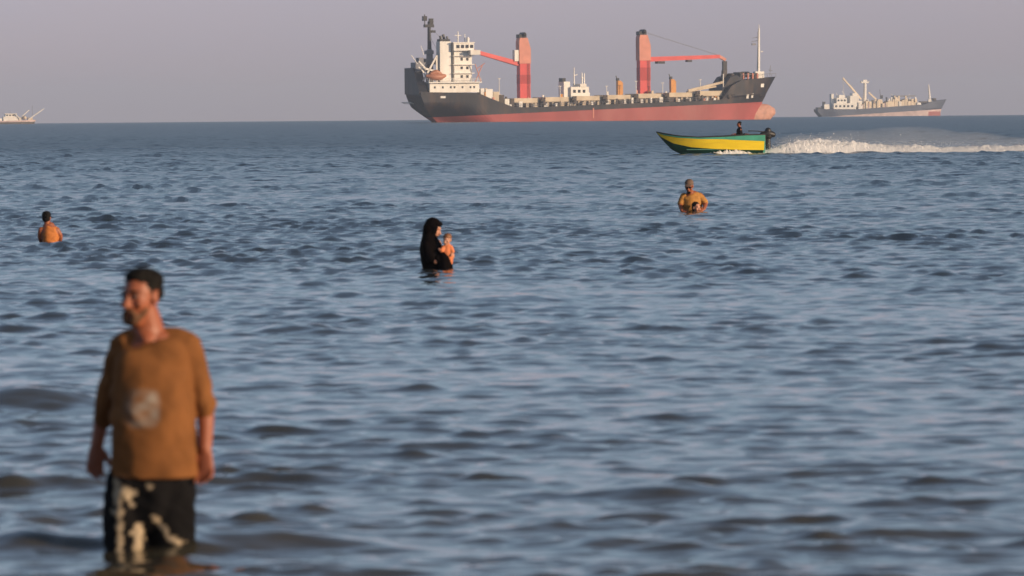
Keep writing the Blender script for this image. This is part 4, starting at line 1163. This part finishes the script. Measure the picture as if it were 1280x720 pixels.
    for sg in (-1, 1):
        b.limb([(0.0, sg * 0.19, 0.50), (0.04 if sg > 0 else -0.12, sg * 0.24, 0.26), (0.28 if sg > 0 else -0.32, sg * 0.20, 0.30)], [0.05, 0.042, 0.030])
        hand(b, (0.28 if sg > 0 else -0.32, sg * 0.20, 0.30), (1 if sg > 0 else -1, 0, 0), (0, 0, -1), (0, -sg, 0))
        b.limb([(-0.02, sg * 0.10, 0.08), (0.40, sg * 0.13, 0.14), (0.46, sg * 0.13, -0.28)], [0.085, 0.062, 0.045])
        b.limb([(0.44, sg * 0.13, -0.30), (0.62, sg * 0.13, -0.31)], [0.04, 0.03])
    b.sculpt('body', M['skin'], pr, 0.012, 2)
    c = Geo()
    c.limb([(-0.03, 0, 0.02), (0.0, 0, 0.25), (0.02, 0, 0.44), (0.0, 0, 0.54)], [(0.15, 0.18), (0.14, 0.18), (0.13, 0.20), (0.09, 0.15)], n=18)
    for sg in (-1, 1):
        c.limb([(0.0, sg * 0.17, 0.50), (0.04 if sg > 0 else -0.12, sg * 0.24, 0.26), (0.20 if sg > 0 else -0.24, sg * 0.21, 0.29)], [0.066, 0.058, 0.045])
        c.limb([(-0.02, sg * 0.10, 0.08), (0.40, sg * 0.13, 0.14), (0.46, sg * 0.13, -0.22)], [0.10, 0.078, 0.062])
    c.sculpt('clothes', M['dark_cloth'], pr, 0.014, 2)
    h = Geo(); h.ball(T((0, 0.028, 0.055)), (0.082, 0.090, 0.074), Mh); h.ball(T((0, 0.055, 0.0)), (0.072, 0.05, 0.07), Mh)
    h.sculpt('hair', M['hair'], pr, 0.010, 2)
boat()

# ------------------------------------------------------------------ wake and spray
M['foam'] = mat('foam_white', (0.95, 0.95, 0.95), 0.9, var=0.02, scale=4.0)
fm_ = M['foam'].node_tree
tl_ = fm_.nodes.new('ShaderNodeBsdfTranslucent'); tl_.inputs[0].default_value = (0.95, 0.95, 0.95, 1)
ms_ = fm_.nodes.new('ShaderNodeMixShader'); ms_.inputs[0].default_value = 0.3
fm_.links.new(fm_.nodes['Principled BSDF'].outputs[0], ms_.inputs[1]); fm_.links.new(tl_.outputs[0], ms_.inputs[2])
fm_.links.new(ms_.outputs[0], fm_.nodes['Material Output'].inputs['Surface'])
def wake():
    a = rad(9)
    d = Vector((math.cos(a), math.sin(a), 0))       # runs off behind the boat
    nrm = Vector((-d.y, d.x, 0))
    st = BOAT + d * 2.05
    L, NL, NCR = 17.0, 520, 30
    rs = np.random.default_rng(3)
    v, f = [], []
    def ridge_h(t):                                  # height of the tumbling water along the wake
        return interp(t, [(0, 0.10), (0.5, 0.30), (1.3, 0.58), (2.2, 0.72), (4.0, 0.58), (6.0, 0.36), (7.3, 0.38), (8.2, 0.24), (10, 0.30), (13, 0.30), (17, 0.22)])
    def ridge_w(t): return interp(t, [(0, 0.25), (2, 0.55), (6, 0.9), (17, 1.4)])
    for i in range(NL):
        t = L * i / (NL - 1)
        H, W = ridge_h(t), ridge_w(t)
        for j in range(NCR):
            u = j / (NCR - 1) * 2 - 1
            q = Vector((t * 2.6, u * W * 4.0, 0.0))
            n1 = mnoise.fractal(q * 0.8, 1.0, 2.0, 3)
            n2 = mnoise.fractal(q * 4.1 + Vector((7, 3, 1)), 0.8, 2.0, 4)
            env = max(1 - abs(u) ** 1.6, 0)
            h = H * env * (0.85 + 0.24 * n1 + 0.06 * n2) - 0.09 * (1 - env)
            c = st + d * (t + 0.07 * n2) + nrm * (u * W + 0.06 * n1)
            v.append((c.x, c.y, BOAT.z + h))
    for i in range(NL - 1):
        for j in range(NCR - 1):
            k = i * NCR + j
            f.append((k, k + NCR, k + NCR + 1, k + 1))
    o = link('wake_foam', mesh_np('wake_foam', v, f, True), M['foam'])
    tag(o, 'white churned foam trailing behind the speedboat', 'foam', kind='stuff')
    # foam thrown up along the boat's side
    v, f = [], []
    for i in range(150):
        t = i / 149
        c0 = BOAT - d * (0.5 - 2.75 * t)
        for j in range(10):
            u = j / 9 * 2 - 1
            n1 = mnoise.fractal(Vector((t * 14, u * 2, 5.0)), 0.9, 2.0, 5)
            h = (0.05 + 0.13 * math.sin(math.pi * min(t * 1.3, 1))) * (1 - u * u) * (1 + 0.9 * n1) - 0.03
            c = c0 - nrm * (0.62 + 0.16 * u)
            v.append((c.x, c.y, BOAT.z + h))
    for i in range(149):
        for j in range(9):
            k = i * 10 + j
            f.append((k, k + 1, k + 11, k + 10))
    o = link('hull_foam', mesh_np('hull_foam', v, f, True), M['foam'])
    tag(o, 'strip of foam thrown up along the side of the speedboat', 'foam', kind='stuff')
    # spray: droplets, thick near the ridge and thin in the veil above
    g2v, g2f = [], []
    def drops(n, tf, hf, wf, size):
        for _ in range(n):
            t = tf()
            c = st + d * t + nrm * (rs.normal() * wf(t))
            z = BOAT.z + hf(t)
            if z < BOAT.z: continue
            r = size * math.exp(rs.normal() * 0.45)
            b0 = len(g2v)
            for _k in range(4):
                q = rs.normal(size=3); q /= np.linalg.norm(q)
                g2v.append((c.x + q[0] * r, c.y + q[1] * r, z + q[2] * r))
            g2f.extend([(b0, b0 + 1, b0 + 2), (b0, b0 + 3, b0 + 1), (b0, b0 + 2, b0 + 3), (b0 + 1, b0 + 3, b0 + 2)])
    drops(6000, lambda: rs.uniform(0.1, 17), lambda t: ridge_h(t) * (0.35 + 0.38 * abs(rs.normal())), lambda t: ridge_w(t) * 0.35, 0.010)
    drops(5000, lambda: abs(rs.normal(2.4, 1.3)), lambda t: ridge_h(t) * 0.7 + rs.exponential(0.08), lambda t: 0.3, 0.010)
    drops(5000, lambda: rs.normal(6.4, 2.2), lambda t: 0.15 + abs(rs.normal()) * 0.30, lambda t: 0.9, 0.008)
    o = link('spray', mesh_np('spray', g2v, g2f, False), M['foam'])
    tag(o, 'veil of white spray hanging over the boat wake', 'spray', kind='stuff')
wake()

def mist():
    """the finest spray drifts as a thin cloud over the wake"""
    a = rad(9)
    d = Vector((math.cos(a), math.sin(a), 0)); nrm = Vector((-d.y, d.x, 0))
    st = BOAT + d * 2.05
    mm = bpy.data.materials.new('spray_mist'); mm.use_nodes = True
    mm.node_tree.nodes.clear()
    v = mm.node_tree.nodes.new('ShaderNodeVolumePrincipled'); o = mm.node_tree.nodes.new('ShaderNodeOutputMaterial')
    v.inputs['Color'].default_value = (0.97, 0.97, 0.97, 1); v.inputs['Density'].default_value = 0.12
    mm.node_tree.links.new(v.outputs[0], o.inputs['Volume'])
    gg = Geo()
    for (t, h, L, H) in ((2.2, 0.45, 1.7, 0.42), (4.3, 0.50, 2.2, 0.55), (6.8, 0.50, 3.0, 0.68), (9.4, 0.42, 2.4, 0.50), (11.5, 0.3, 2.4, 0.35), (5.6, 0.3, 4.5, 0.45)):
        c = st + d * t + nrm * 0.4
        gg.ball((c.x, c.y, BOAT.z + h), (L, 1.1, H), Matrix.Rotation(a, 3, 'Z'), 24, 14)
    ob = gg.sculpt('spray_mist', mm, None, 0.07, 8, lambda co: 0.10 * nz3(co, 2.2, 1.0) + 0.05 * nz3(co, 5.0, 2.0))
    tag(ob, 'faint mist of fine spray drifting above the boat wake', 'mist', kind='stuff')
mist()
